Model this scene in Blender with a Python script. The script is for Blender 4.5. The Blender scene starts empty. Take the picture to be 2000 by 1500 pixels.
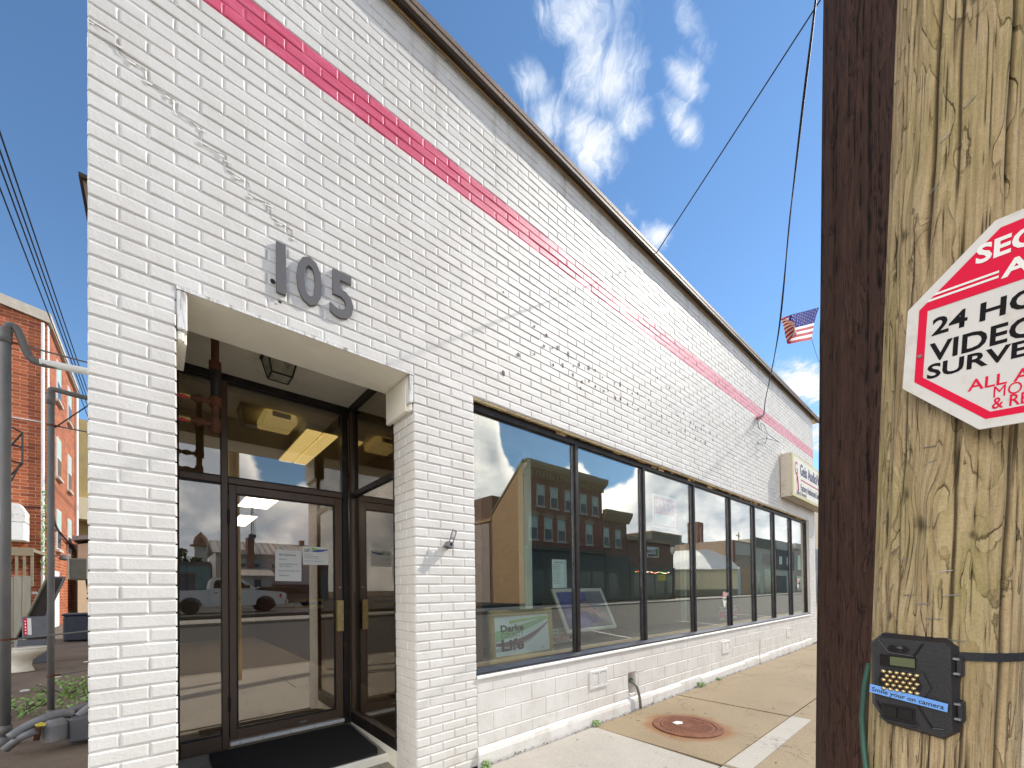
import bpy, math, random
import numpy as np
from mathutils import Vector, Matrix
R = math.radians
random.seed(7); rng = np.random.default_rng(7)
scene = bpy.context.scene
col = scene.collection

# ------------------------------------------------------------------ camera
CAM_YAW, CAM_PITCH, CAM_ROLL = R(41.1467), R(.6493), R(-.7392)
_s, _c = math.sin(CAM_YAW), math.cos(CAM_YAW)
_f = Vector((_s*math.cos(CAM_PITCH), _c*math.cos(CAM_PITCH), math.sin(CAM_PITCH)))
_r = Vector((_c, -_s, 0)); _u = _r.cross(_f)
_rr = math.cos(CAM_ROLL)*_r + math.sin(CAM_ROLL)*_u
_uu = -math.sin(CAM_ROLL)*_r + math.cos(CAM_ROLL)*_u
cam_data = bpy.data.cameras.new('camera')
cam = bpy.data.objects.new('camera', cam_data); col.objects.link(cam)
cam.matrix_world = Matrix(((_rr.x, _uu.x, -_f.x, 0), (_rr.y, _uu.y, -_f.y, -2.6), (_rr.z, _uu.z, -_f.z, 1.382), (0, 0, 0, 1)))
cam_data.sensor_fit = 'HORIZONTAL'; cam_data.sensor_width = 36
cam_data.lens = 795.64*36/2000
cam_data.shift_y = (1141.26-750)/2000
cam_data.clip_start = .02; cam_data.clip_end = 3000
scene.camera = cam

# ------------------------------------------------------------------ light
SUN = Vector((.725, -.215, .655)).normalized()
sun_el = math.asin(SUN.z); sun_rot = math.atan2(SUN.x, SUN.y)
ld = bpy.data.lights.new('sun', 'SUN'); ld.energy = 3.0; ld.angle = R(.53); ld.color = (1, .95, .86)
lo = bpy.data.objects.new('sun', ld); col.objects.link(lo)
lo.rotation_euler = SUN.to_track_quat('Z', 'Y').to_euler(); lo.location = (30, -10, 40)
scene.view_settings.view_transform = 'Standard'; scene.view_settings.look = 'None'
scene.view_settings.exposure = .84; scene.view_settings.gamma = 1
SKY_STRENGTH = .112

w = bpy.data.worlds.new('World'); scene.world = w; w.use_nodes = True
NT = w.node_tree; NT.nodes.clear()

class G:
    """small helper that chains shader nodes"""
    def __init__(s, nt): s.nt = nt
    def n(s, t, **k):
        nd = s.nt.nodes.new(t)
        for a, b in k.items(): setattr(nd, a, b)
        return nd
    def put(s, sock, v):
        if isinstance(v, bpy.types.NodeSocket): s.nt.links.new(v, sock)
        elif v is not None: sock.default_value = v
    def m(s, op, a, b=None, c=None, clamp=False):
        nd = s.n('ShaderNodeMath', operation=op, use_clamp=clamp)
        for i, v in enumerate((a, b, c)):
            if v is not None: s.put(nd.inputs[i], v)
        return nd.outputs[0]
    def vm(s, op, a, b=None, scale=None):
        nd = s.n('ShaderNodeVectorMath', operation=op)
        s.put(nd.inputs[0], a)
        if b is not None: s.put(nd.inputs[1], b)
        if scale is not None: s.put(nd.inputs['Scale'], scale)
        return nd.outputs['Value'] if op in ('LENGTH', 'DISTANCE', 'DOT_PRODUCT') else nd.outputs[0]
    def noise(s, vec, scale, detail=4, rough=.5, dist=0, col=False):
        nd = s.n('ShaderNodeTexNoise'); s.put(nd.inputs['Vector'], vec)
        nd.inputs['Scale'].default_value = scale; nd.inputs['Detail'].default_value = detail
        nd.inputs['Roughness'].default_value = rough; nd.inputs['Distortion'].default_value = dist
        return nd.outputs['Color' if col else 'Fac']
    def mr(s, v, a, b, c=0, d=1, smooth=False):
        nd = s.n('ShaderNodeMapRange', interpolation_type='SMOOTHSTEP' if smooth else 'LINEAR')
        for i, x in enumerate((v, a, b, c, d)): s.put(nd.inputs[i], x)
        return nd.outputs[0]
    def mix(s, f, a, b, mode='MIX'):
        nd = s.n('ShaderNodeMix', data_type='RGBA', blend_type=mode)
        s.put(nd.inputs[0], f); s.put(nd.inputs[6], a); s.put(nd.inputs[7], b)
        return nd.outputs[2]
    def xyz(s, v):
        nd = s.n('ShaderNodeSeparateXYZ'); s.put(nd.inputs[0], v); return nd.outputs
    def comb(s, x, y, z):
        nd = s.n('ShaderNodeCombineXYZ')
        for i, v in enumerate((x, y, z)): s.put(nd.inputs[i], v)
        return nd.outputs[0]

def build_sky():
    g = G(NT)
    sky = g.n('ShaderNodeTexSky', sky_type='NISHITA', sun_disc=False, sun_elevation=sun_el, sun_rotation=sun_rot)
    sky.altitude = 300; sky.air_density = 1.0; sky.dust_density = .05; sky.ozone_density = 3.0
    d = g.n('ShaderNodeTexCoord').outputs['Generated']
    x, y, z = g.xyz(d)
    zc = g.m('MAXIMUM', z, .03)
    p = g.comb(g.m('DIVIDE', x, zc), g.m('DIVIDE', y, zc), 0)          # cloud layer plane
    # ---- thin wind-torn cloud over the roof side
    rot = g.n('ShaderNodeVectorRotate', rotation_type='Z_AXIS'); g.put(rot.inputs['Vector'], p); rot.inputs['Angle'].default_value = R(-38)
    pr = rot.outputs[0]
    warp = g.vm('SCALE', g.vm('SUBTRACT', g.noise(pr, 4.5, 4, .6, col=True), (.5, .5, .5)), scale=.20)
    pw = g.vm('ADD', pr, warp)
    n1 = g.noise(g.vm('MULTIPLY', pw, (1.5, 4.6, 1)), 4.2, 14, .68, .5)
    nbig = g.noise(pw, 7.5, 7, .62)
    cov = None
    for cx, cy, rx, ry, a in ((.56, .43, .13, .11, 1.0), (.66, .47, .12, .10, 1.12), (.57, .56, .07, .05, .98), (.64, .58, .09, .07, 1.05), (.74, .56, .14, .08, 1.22), (.77, .47, .09, .06, 1.0), (.78, .36, .08, .04, 1.08), (.86, .405, .11, .04, 1.05), (.73, .32, .11, .035, .85),
                              (.93, .60, .07, .05, .8), (1.08, .585, .075, .055, 1.18), (2.45, .55, .42, .14, 1.45), (1.75, .30, .4, .2, .55), (3.4, .6, .8, .5, 1.2)):
        q = g.vm('LENGTH', g.vm('DIVIDE', g.vm('SUBTRACT', p, (cx, cy, 0)), (rx, ry, 1)))
        b = g.m('MULTIPLY', g.mr(q, 0, 1.75, 1, 0, True), a)
        cov = b if cov is None else g.m('MAXIMUM', cov, b)
    v = g.m('ADD', g.m('ADD', g.m('MULTIPLY', n1, .62), g.m('MULTIPLY', nbig, .50)), g.m('MULTIPLY', g.m('SUBTRACT', cov, 1), .52))
    fw = g.mr(v, .34, .70, 0, .97, True)
    colw = g.mix(g.mr(v, .5, .72), (.42, .49, .60, 1), (.60, .61, .625, 1))
    # ---- heaped cloud on the street side (seen in the glass); unseen western bank added as fill light
    az = g.m('ARCTAN2', x, g.m('MULTIPLY', y, -1))                     # 0 = straight across the street
    el = g.m('ARCSINE', z)
    ae = g.comb(az, g.m('MULTIPLY', el, 1.35), 0)
    n2 = g.noise(ae, 5.5, 9, .58, .25)
    n3 = g.noise(ae, 16, 8, .6, .2)
    crv = g.n('ShaderNodeFloatCurve')
    g.put(crv.inputs['Value'], g.mr(az, -2.6, 1.6, 0, 1))
    pts = [(-2.6, 1.0), (-1.3, 1.1), (-.6, .55), (.0, .42), (.14, .31), (.20, .235), (.26, .25), (.55, .45), (.66, .46), (.70, .35), (.745, .27), (.80, .22), (.845, .29), (.89, .30), (.93, .235), (.97, .235), (1.03, .30), (1.1, .40), (1.35, .5), (1.6, .4)]
    c = crv.mapping.curves[0]
    for i, (a, b) in enumerate(pts):
        u = (a+2.6)/4.2
        if i < 2: c.points[0 if i == 0 else 1].location = (u, b)
        else: c.points.new(u, b)
        crv.mapping.update()
    top = crv.outputs[0]
    depth = g.m('SUBTRACT', g.m('ADD', top, g.m('ADD', g.m('MULTIPLY', g.m('SUBTRACT', n2, .5), .16), g.m('MULTIPLY', g.m('SUBTRACT', n3, .5), .05))), el)
    fc = g.m('MULTIPLY', g.mr(depth, -.006, .02, 0, 1, True), g.mr(g.m('ADD', y, g.mr(x, -.05, -.5, 0, -.45)), .02, -.12, 0, 1))
    rim = g.mr(depth, 0, .12, 1, 0, True)
    lum = g.m('ADD', g.m('MULTIPLY', rim, .75), g.m('ADD', g.m('MULTIPLY', g.m('SUBTRACT', n2, .42), 2.3), g.m('MULTIPLY', g.m('SUBTRACT', n3, .5), .9)))
    lum = g.m('ADD', lum, g.m('ADD', g.mr(az, .25, .6, -.34, .0), g.m('ADD', g.mr(az, -.3, -.9, 0, .9), g.mr(az, .86, 1.05, 0, -.22))))  # added western bank brightened, out of view, to light the pole and sign
    colc = g.mix(g.mr(lum, -.2, 1.15), (.50, .57, .69, 1), (2.2, 2.14, 2.04, 1))
    hz = g.mr(el, .0, .09, .45, 0, True)
    colc = g.mix(hz, colc, g.mix(g.mr(az, .25, .6), (.95, .98, 1.05, 1), (1.5, 1.52, 1.56, 1)))
    sk = g.vm('SCALE', sky.outputs[0], scale=SKY_STRENGTH)
    sk = g.vm('MULTIPLY', sk, SKY_TINT)
    o = g.mix(fw, sk, colw); o = g.mix(fc, o, colc)
    o = g.mix(g.mr(z, 0, -.02, 0, 1), o, (.18, .17, .15, 1))
    bg = g.n('ShaderNodeBackground'); g.put(bg.inputs[0], o); bg.inputs[1].default_value = 1
    out = g.n('ShaderNodeOutputWorld'); NT.links.new(bg.outputs[0], out.inputs[0])
SKY_TINT = (.78, .93, .98)
build_sky()
w.cycles.sampling_method = 'MANUAL'; w.cycles.sample_map_resolution = 1024
cy = scene.cycles
cy.use_denoising = True
cy.max_bounces = 8; cy.diffuse_bounces = 4; cy.glossy_bounces = 5; cy.transmission_bounces = 6; cy.transparent_max_bounces = 12
cy.caustics_reflective = False; cy.caustics_refractive = False
cy.sample_clamp_indirect = 6

# ------------------------------------------------------------------ materials
MATS = {}
def L(h):                                                             # sRGB 0-255 -> linear
    return tuple(((v/255/12.92) if v/255 <= .04045 else ((v/255+.055)/1.055)**2.4) for v in h)
def mat(name, c, rough=.6, metal=0, var=.12, scale=6, bump=0, bscale=60, spec=.5, dirt=None, dscale=2.5, damt=.5, stretch=None, emit=None, estr=1, coat=0):
    if name in MATS: return MATS[name]
    m = bpy.data.materials.new(name); m.use_nodes = True; nt = m.node_tree
    g = G(nt); b = nt.nodes['Principled BSDF']
    co = g.n('ShaderNodeTexCoord').outputs['Object']
    if stretch: co = g.vm('MULTIPLY', co, stretch)
    if var:
        n = g.noise(co, scale, 6, .6)
        c1 = tuple(max(0, v*(1-var)) for v in c)+(1,); c2 = tuple(min(1, v*(1+var)) for v in c)+(1,)
        cc = g.mix(g.mr(n, .3, .7), c1, c2)
    else: cc = tuple(c)+(1,)
    if dirt:
        n2 = g.noise(co, dscale, 8, .65)
        cc = g.mix(g.m('MULTIPLY', g.mr(n2, .5, .68, 0, 1, True), damt), cc, tuple(dirt)+(1,))
    g.put(b.inputs['Base Color'], cc)
    b.inputs['Roughness'].default_value = rough; b.inputs['Metallic'].default_value = metal
    b.inputs['Specular IOR Level'].default_value = spec
    b.inputs['Coat Weight'].default_value = coat
    if bump:
        bn = g.n('ShaderNodeBump'); bn.inputs['Strength'].default_value = bump; bn.inputs['Distance'].default_value = .01
        g.put(bn.inputs['Height'], g.noise(co, bscale, 5, .6)); nt.links.new(bn.outputs[0], b.inputs['Normal'])
    if emit:
        b.inputs['Emission Color'].default_value = tuple(emit)+(1,); b.inputs['Emission Strength'].default_value = estr
    MATS[name] = m; return m

def glass(name, tint, r0, r90):
    m = bpy.data.materials.new(name); m.use_nodes = True; nt = m.node_tree; nt.nodes.clear(); g = G(nt)
    tr = g.n('ShaderNodeBsdfTransparent'); tr.inputs[0].default_value = tint+(1,)
    gl = g.n('ShaderNodeBsdfGlossy'); gl.inputs['Roughness'].default_value = 0; gl.inputs[0].default_value = (1, .965, .905, 1)
    lw = g.n('ShaderNodeLayerWeight'); lw.inputs['Blend'].default_value = .5
    fac = g.mr(g.m('POWER', lw.outputs['Facing'], 2.6), 0, 1, r0, r90)
    bn = g.n('ShaderNodeBump'); bn.inputs['Strength'].default_value = .022; bn.inputs['Distance'].default_value = .02
    g.put(bn.inputs['Height'], g.noise(g.n('ShaderNodeTexCoord').outputs['Object'], 1.3, 2, .5)); nt.links.new(bn.outputs[0], gl.inputs['Normal'])
    mx = g.n('ShaderNodeMixShader'); g.put(mx.inputs[0], fac); nt.links.new(tr.outputs[0], mx.inputs[1]); nt.links.new(gl.outputs[0], mx.inputs[2])
    o = g.n('ShaderNodeOutputMaterial'); nt.links.new(mx.outputs[0], o.inputs[0])
    MATS[name] = m; return m

def mat_white_brick():
    m = bpy.data.materials.new('white_painted_brick'); m.use_nodes = True; nt = m.node_tree; g = G(nt); b = nt.nodes['Principled BSDF']
    co = g.n('ShaderNodeTexCoord').outputs['Object']
    n = g.noise(co, 3.0, 6, .6); n2 = g.noise(g.vm('MULTIPLY', co, (3, 3, .5)), 2.2, 7, .6); n3 = g.noise(co, 9, 9, .7)
    at = g.n('ShaderNodeAttribute', attribute_name='tone')
    c = g.mix(g.mr(n, .35, .65), (.70, .665, .61, 1), (.78, .75, .70, 1))
    c = g.mix(g.m('MULTIPLY', at.outputs['Fac'], .18), c, (.66, .62, .555, 1))
    c = g.mix(g.mr(n2, .58, .75, 0, .32, True), c, (.56, .51, .43, 1))
    c = g.mix(g.mr(n3, .67, .75, 0, .6, True), c, (.45, .40, .34, 1))
    zz = g.xyz(co)[2]
    st = g.noise(g.vm('MULTIPLY', co, (1, 1, .05)), 9, 5, .65)
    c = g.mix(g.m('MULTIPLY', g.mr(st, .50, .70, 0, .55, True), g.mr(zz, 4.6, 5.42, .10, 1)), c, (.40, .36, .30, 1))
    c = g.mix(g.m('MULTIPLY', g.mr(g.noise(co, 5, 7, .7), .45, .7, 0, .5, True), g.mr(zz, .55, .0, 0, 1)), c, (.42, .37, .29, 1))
    g.put(b.inputs['Base Color'], c); b.inputs['Roughness'].default_value = .48
    bn = g.n('ShaderNodeBump'); bn.inputs['Strength'].default_value = .38; bn.inputs['Distance'].default_value = .005
    hh = g.m('ADD', g.noise(co, 70, 5, .65), g.m('MULTIPLY', g.noise(co, 18, 4, .6), 1.2))
    g.put(bn.inputs['Height'], hh); nt.links.new(bn.outputs[0], b.inputs['Normal'])
    MATS['white_brick'] = m; return m
def mat_stripe():
    m = bpy.data.materials.new('red_stripe_paint'); m.use_nodes = True; nt = m.node_tree; g = G(nt); b = nt.nodes['Principled BSDF']
    co = g.n('ShaderNodeTexCoord').outputs['Object']
    n = g.noise(g.vm('MULTIPLY', co, (1, 1, 5)), 5, 6, .6); n3 = g.noise(co, 7, 9, .72)
    x = g.xyz(co)[0]
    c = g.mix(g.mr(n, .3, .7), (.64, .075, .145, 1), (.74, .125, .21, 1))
    sheen_wear = g.m('ADD', g.mr(x, 1.6, 8.0, 0, .72), g.m('MULTIPLY', g.m('SUBTRACT', n, .5), .5))      # grazing sheen and paint wear put into the colour, paler towards the far end
    c = g.mix(sheen_wear, c, (.78, .40, .43, 1))
    c = g.mix(g.mr(n3, .69, .73, 0, .7, True), c, (.70, .62, .55, 1))
    g.put(b.inputs['Base Color'], c); b.inputs['Roughness'].default_value = .45
    bn = g.n('ShaderNodeBump'); bn.inputs['Strength'].default_value = .4; bn.inputs['Distance'].default_value = .006
    g.put(bn.inputs['Height'], g.noise(co, 60, 5, .65)); nt.links.new(bn.outputs[0], b.inputs['Normal'])
    MATS['stripe'] = m; return m
def mat_concrete(name, c1, c2, dark=None):
    m = bpy.data.materials.new(name); m.use_nodes = True; nt = m.node_tree; g = G(nt); b = nt.nodes['Principled BSDF']
    co = g.n('ShaderNodeTexCoord').outputs['Object']
    n = g.noise(co, 1.1, 8, .62); f = g.noise(co, 120, 3, .7); n4 = g.noise(co, 4.5, 8, .65)
    c = g.mix(g.mr(n, .32, .68), tuple(c1)+(1,), tuple(c2)+(1,))
    c = g.mix(g.mr(f, .38, .66, 0, .5), c, tuple(v*.50 for v in c1)+(1,))
    c = g.mix(g.mr(g.noise(co, 210, 2, .6), .60, .70, 0, .5), c, tuple(min(1, v*1.35) for v in c2)+(1,))
    c = g.mix(g.mr(g.noise(co, 38, 6, .7), .56, .70, 0, .35), c, tuple(v*.62 for v in c1)+(1,))
    c = g.mix(g.mr(n4, .58, .72, 0, .35, True), c, tuple(v*.6 for v in c1)+(1,))
    vo = g.n('ShaderNodeTexVoronoi'); g.put(vo.inputs['Vector'], g.vm('ADD', co, g.vm('SCALE', g.noise(co, 14, 2, .5, col=True), scale=.03))); vo.inputs['Scale'].default_value = 5.5
    c = g.mix(g.m('MULTIPLY', g.mr(vo.outputs['Distance'], .10, .13, .65, 0), g.mr(g.xyz(vo.outputs['Color'])[0], .70, .72)), c, tuple(v*.30 for v in c1)+(1,))
    vc = g.n('ShaderNodeTexVoronoi', feature='DISTANCE_TO_EDGE'); g.put(vc.inputs['Vector'], g.vm('ADD', co, g.vm('SCALE', g.noise(co, 2.2, 6, .65, col=True), scale=.9))); vc.inputs['Scale'].default_value = .38
    c = g.mix(g.mr(vc.outputs['Distance'], .0012, .0035, .6, 0), c, tuple(v*.28 for v in c1)+(1,))
    c = g.mix(g.mr(g.noise(co, .55, 5, .7), .54, .68, 0, .30, True), c, tuple(v*.58 for v in c1)+(1,))
    if dark:                                                          # rust washed out of the iron lid
        d = g.vm('DISTANCE', g.vm('MULTIPLY', co, (1, 1, 0)), (3.96, -.68, 0))
        d = g.m('ADD', d, g.m('MULTIPLY', g.m('SUBTRACT', g.noise(co, 5, 5, .6), .5), .25))
        c = g.mix(g.mr(d, .33, .47, .7, 0, True), c, dark+(1,))
    g.put(b.inputs['Base Color'], c); b.inputs['Roughness'].default_value = .85
    bn = g.n('ShaderNodeBump'); bn.inputs['Strength'].default_value = .5; bn.inputs['Distance'].default_value = .004
    g.put(bn.inputs['Height'], g.m('ADD', f, g.m('MULTIPLY', g.noise(co, 25, 5, .6), .8))); nt.links.new(bn.outputs[0], b.inputs['Normal'])
    MATS[name] = m; return m
def mat_brick(name, c1, c2, mortar, sx=.21, sz=.075, axis='x'):
    m = bpy.data.materials.new(name); m.use_nodes = True; nt = m.node_tree; g = G(nt); b = nt.nodes['Principled BSDF']
    co = g.n('ShaderNodeTexCoord').outputs['Object']; x, y, z = g.xyz(co)
    h = g.m('ADD', x, y)
    t = g.n('ShaderNodeTexBrick'); g.put(t.inputs['Vector'], g.comb(h, z, 0))
    t.inputs['Color1'].default_value = tuple(c1)+(1,); t.inputs['Color2'].default_value = tuple(c2)+(1,); t.inputs['Mortar'].default_value = tuple(mortar)+(1,)
    t.inputs['Scale'].default_value = 1; t.inputs['Brick Width'].default_value = sx; t.inputs['Row Height'].default_value = sz
    t.inputs['Mortar Size'].default_value = .008; t.inputs['Bias'].default_value = -.1
    c = g.mix(g.mr(g.noise(co, .7, 7, .65), .45, .7, 0, .5), t.outputs[0], tuple(v*.55 for v in c1)+(1,))
    g.put(b.inputs['Base Color'], c); b.inputs['Roughness'].default_value = .85
    bn = g.n('ShaderNodeBump'); bn.inputs['Strength'].default_value = .5; bn.inputs['Distance'].default_value = .01; bn.invert = True
    g.put(bn.inputs['Height'], t.outputs['Fac']); nt.links.new(bn.outputs[0], b.inputs['Normal'])
    MATS[name] = m; return m
def mat_wood_pole(name, c_dark, c_mid, c_lite, moss=None, sat=1, rings=1):
    m = bpy.data.materials.new(name); m.use_nodes = True; nt = m.node_tree; g = G(nt); b = nt.nodes['Principled BSDF']
    v = g.n('ShaderNodeAttribute', attribute_name='grain').outputs['Vector']     # (arc, depth, height) warped round the knots
    fine = g.noise(g.vm('MULTIPLY', v, (1, 1, .035)), 260*sat, 6, .68, .3)
    mid = g.noise(g.vm('MULTIPLY', v, (1, 1, .05)), 75*sat, 9, .66, .45)
    big = g.noise(g.vm('MULTIPLY', v, (1, 1, .25)), 9, 5, .6)
    c = g.mix(g.mr(mid, .26, .74), tuple(c_dark)+(1,), tuple(c_mid)+(1,))
    c = g.mix(g.mr(fine, .42, .7, 0, .75), c, tuple(c_lite)+(1,))
    c = g.mix(g.mr(g.noise(g.vm('MULTIPLY', v, (1, 1, .02)), 150*sat, 3, .5), .40, .27, 0, .8), c, tuple(v_*.42 for v_ in c_dark)+(1,))
    c = g.mix(g.mr(g.noise(g.vm('MULTIPLY', v, (1, 1, .45)), 55, 8, .72), .55, .75, 0, .35), c, tuple(v_*1.12 for v_ in c_lite)+(1,))
    c = g.mix(g.mr(fine, .42, .30, 0, .6), c, tuple(v_*.55 for v_ in c_dark)+(1,))
    if moss: c = g.mix(g.mr(big, .42, .68, 0, .55, True), c, tuple(moss)+(1,))
    # broken growth rings: wandering dark lips between weathered layers
    fld = g.m('ADD', g.m('MULTIPLY', g.noise(g.vm('MULTIPLY', v, (1, 1, .16)), 16, 3, .55, .6), 9*rings), g.m('MULTIPLY', g.noise(g.vm('MULTIPLY', v, (1, 1, .35)), 90, 4, .6), .55))
    fr = g.m('FRACT', fld)
    lip = g.m('MULTIPLY', g.mr(fr, .0, .11, 1, 0, True), g.mr(g.noise(v, 22, 3, .6), .40, .60))
    c = g.mix(g.m('MULTIPLY', g.mr(fr, .1, 1.0, 0, .30), 1.0), c, tuple(min(1, v_*1.18) for v_ in c_lite)+(1,))
    c = g.mix(g.m('MULTIPLY', lip, .72), c, tuple(v_*.22 for v_ in c_mid)+(1,))
    hair = g.m('MULTIPLY', g.mr(g.noise(g.vm('MULTIPLY', v, (1, 1, .018)), 330*sat, 2, .5, .2), .36, .30), g.mr(g.noise(g.vm('MULTIPLY', v, (1, 1, .2)), 40, 3, .6), .45, .6))
    c = g.mix(g.m('MULTIPLY', hair, .85), c, tuple(v_*.14 for v_ in c_mid)+(1,))
    c = g.mix(g.mr(g.noise(v, 330, 4, .75), .42, .66, 0, .28), c, tuple(v_*.55 for v_ in c_dark)+(1,))
    cr = g.n('ShaderNodeAttribute', attribute_name='crack').outputs['Fac']
    c = g.mix(g.mr(cr, .25, .8, 0, .88), c, tuple(v_*.10 for v_ in c_mid)+(1,))
    g.put(b.inputs['Base Color'], c); b.inputs['Roughness'].default_value = .8; b.inputs['Specular IOR Level'].default_value = .25
    bn = g.n('ShaderNodeBump'); bn.inputs['Strength'].default_value = .8; bn.inputs['Distance'].default_value = .005
    g.put(bn.inputs['Height'], g.m('ADD', g.m('ADD', g.m('MULTIPLY', fine, .6), mid), g.m('ADD', g.m('MULTIPLY', g.noise(v, 130, 5, .7), .6), g.m('SUBTRACT', g.m('MULTIPLY', fr, .7), g.m('MULTIPLY', g.m('ADD', lip, hair), 1.2))))); nt.links.new(bn.outputs[0], b.inputs['Normal'])
    MATS[name] = m; return m

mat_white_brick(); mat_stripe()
mat_concrete('concrete_tan', L((138, 120, 93)), L((160, 142, 113)), L((128, 74, 24)))
mat_concrete('concrete_new', L((170, 163, 152)), L((186, 179, 168)))
mat_concrete('concrete_grey', L((150, 142, 128)), L((178, 168, 150)))
mat_concrete('asphalt', (.060, .057, .053), (.085, .081, .076))
mat_concrete('dirt', (.13, .092, .062), (.22, .16, .112))
mat_brick('brick_orange', L((184, 98, 58)), L((134, 64, 40)), L((206, 172, 140)), .40, .135)
mat_brick('brick_red', L((152, 98, 84)), L((134, 86, 74)), L((154, 130, 118)), .22, .08)
mat_brick('brick_brown', L((146, 112, 94)), L((130, 98, 82)), L((150, 126, 110)), .22, .08)
mat_brick('brick_worn', L((190, 166, 146)), L((160, 124, 104)), L((190, 174, 158)), .25, .09)
mat_wood_pole('wood_grey', L((146, 122, 88)), L((180, 155, 117)), L((202, 180, 142)), L((154, 144, 82)))
mat_wood_pole('wood_creosote', L((42, 27, 23)), L((56, 37, 31)), L((82, 57, 46)), None, 1.25, .45)
W = MATS['white_brick']
mat('white_paint', (.76, .74, .69), .5, var=.06, bump=.3, bscale=40, dirt=L((150, 138, 118)), dscale=6, damt=.6)
mat('white_board', (.80, .78, .73), .5, var=.05, bump=.15, bscale=30)
mat('peeling_white', (.76, .75, .72), .6, var=.08, scale=12, dirt=L((120, 100, 82)), dscale=9, damt=.8, stretch=(3, 3, .6), bump=.6, bscale=30)
mat('cream_paint', L((244, 238, 222)), .55, var=.05, bump=.2, bscale=25)
mat('cream_ceiling', L((232, 224, 204)), .8, var=.10, scale=2, bump=.6, bscale=90, dirt=L((196, 184, 160)), dscale=1.5, damt=.5)
mat('lintel_buff', L((236, 212, 164)), .6, var=.15, scale=4, dirt=L((120, 96, 66)), dscale=7, damt=.5)
mat('bronze', L((86, 67, 52)), .45, .0, var=.14, scale=5, spec=.6, stretch=(1, 1, .3))
mat('bronze_dark', L((32, 28, 26)), .45, .0, var=.18, scale=4, spec=.35, dirt=L((80, 70, 62)), dscale=8, damt=.35)
mat('sill_metal', L((78, 80, 88)), .35, .7, var=.15, scale=4, dirt=L((60, 58, 60)), dscale=6, damt=.4)
mat('mortar_dark', L((60, 52, 44)), .9)
mat('coping_brown', L((120, 100, 82)), .6, var=.22, scale=5, dirt=L((62, 54, 46)), dscale=3, damt=.7, bump=.2)
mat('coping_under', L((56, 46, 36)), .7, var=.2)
mat('bead_buff', L((206, 172, 128)), .6)
mat('iron_rust', L((112, 66, 44)), .75, .2, var=.30, scale=14, dirt=L((140, 88, 52)), dscale=6, damt=.6, bump=.5, bscale=120)
mat('pipe_rust', L((96, 56, 30)), .75, .1, var=.35, scale=25, dirt=L((66, 44, 30)), dscale=12, damt=.7, bump=.4, bscale=150)
mat('pipe_dark', L((46, 38, 34)), .5, .2, var=.2, scale=20)
mat('brass', L((150, 128, 70)), .35, .7, var=.15, scale=20)
mat('red_enamel', L((176, 28, 48)), .4, var=.1)
mat('black_iron', L((34, 31, 29)), .5, .2, var=.2)
mat('lantern_glass', L((150, 146, 128)), .3, var=.25, scale=20, dirt=L((70, 62, 48)), dscale=15, damt=.7)
mat('mat_rubber', L((40, 36, 34)), .95, var=.45, scale=220, bump=1, bscale=260)
mat('carpet', L((176, 160, 138)), .95, var=.1, scale=80)
mat('panel_wood', L((104, 72, 52)), .45, var=.25, scale=6, stretch=(6, 6, .5))
mat('inner_white', L((186, 184, 172)), .8, var=.05)
mat('inner_ceiling', L((236, 230, 206)), .85, var=.06, scale=2)
mat('inner_dark', L((120, 112, 98)), .85, var=.12)
mat('cream_post', L((240, 242, 222)), .5, var=.04)
mat('gold', L((178, 156, 104)), .45, .35, var=.18, scale=40, bump=.6, bscale=90)
mat('paper', L((232, 232, 226)), .7, var=.02)
mat('paper_blue', L((222, 234, 236)), .7, var=.02)
mat('ink', L((44, 42, 44)), .7, var=0)
mat('ink_grey', L((96, 94, 96)), .7, var=0)
mat('sign_red', L((214, 14, 58)), .5, var=.03, spec=.12)
mat('sign_white', L((230, 225, 218)), .5, var=.02, spec=.15)
mat('sign_plate', L((208, 202, 195)), .5, var=.03, spec=.15, dirt=L((180, 170, 156)), dscale=30, damt=.4); mat('sign_black', L((20, 17, 19)), .5, var=0, spec=.08)
mat('faded_red', L((196, 48, 76)), .6, var=.1, scale=10)
mat('plastic_black', L((30, 27, 28)), .5, var=.10, scale=30, bump=.15, bscale=300)
mat('plastic_gloss', L((18, 16, 17)), .15, var=0)
mat('lcd', L((88, 94, 64)), .25, var=.06)
mat('led_gold', L((206, 184, 138)), .18, .9, var=.2, scale=120)
mat('tape_blue', L((110, 160, 226)), .35, var=.05)
mat('green_wire', L((52, 92, 76)), .5, var=.12, scale=40)
mat('wire_black', L((26, 26, 30)), .6, var=0)
mat('steel', L((150, 150, 148)), .35, .8, var=.15, scale=40)
mat('galv', L((100, 99, 97)), .7, .0, var=.16, scale=9, dirt=L((120, 96, 66)), dscale=5, damt=.3, stretch=(1, 1, .4))
mat('galv_old', L((124, 124, 126)), .6, .2, var=.2, scale=9, dirt=L((128, 98, 56)), dscale=4, damt=.5)
mat('sign_box_side', L((196, 186, 170)), .5, var=.06, dirt=L((150, 138, 118)), dscale=6, damt=.4)
mat('sign_face', L((232, 226, 208)), .4, var=.05)
mat('sign_trim', L((214, 206, 150)), .5, var=.05)
mat('navy', L((58, 66, 106)), .5, var=.1); mat('rose', L((198, 84, 112)), .5, var=.1)
mat('flag_red', L((190, 16, 40)), .9, var=.06); mat('flag_white', L((232, 226, 224)), .7, var=.04); mat('flag_blue', L((14, 34, 128)), .9, var=.08, spec=.05)
mat('leaf', (.15, .26, .05), .6, var=.45, scale=9); mat('leaf_dark', (.04, .08, .025), .6, var=.4, scale=6); mat('bark', (.07, .055, .04), .9)
mat('porcelain', L((226, 218, 200)), .2, var=.03, dirt=L((180, 168, 146)), dscale=7, damt=.4)
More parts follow.
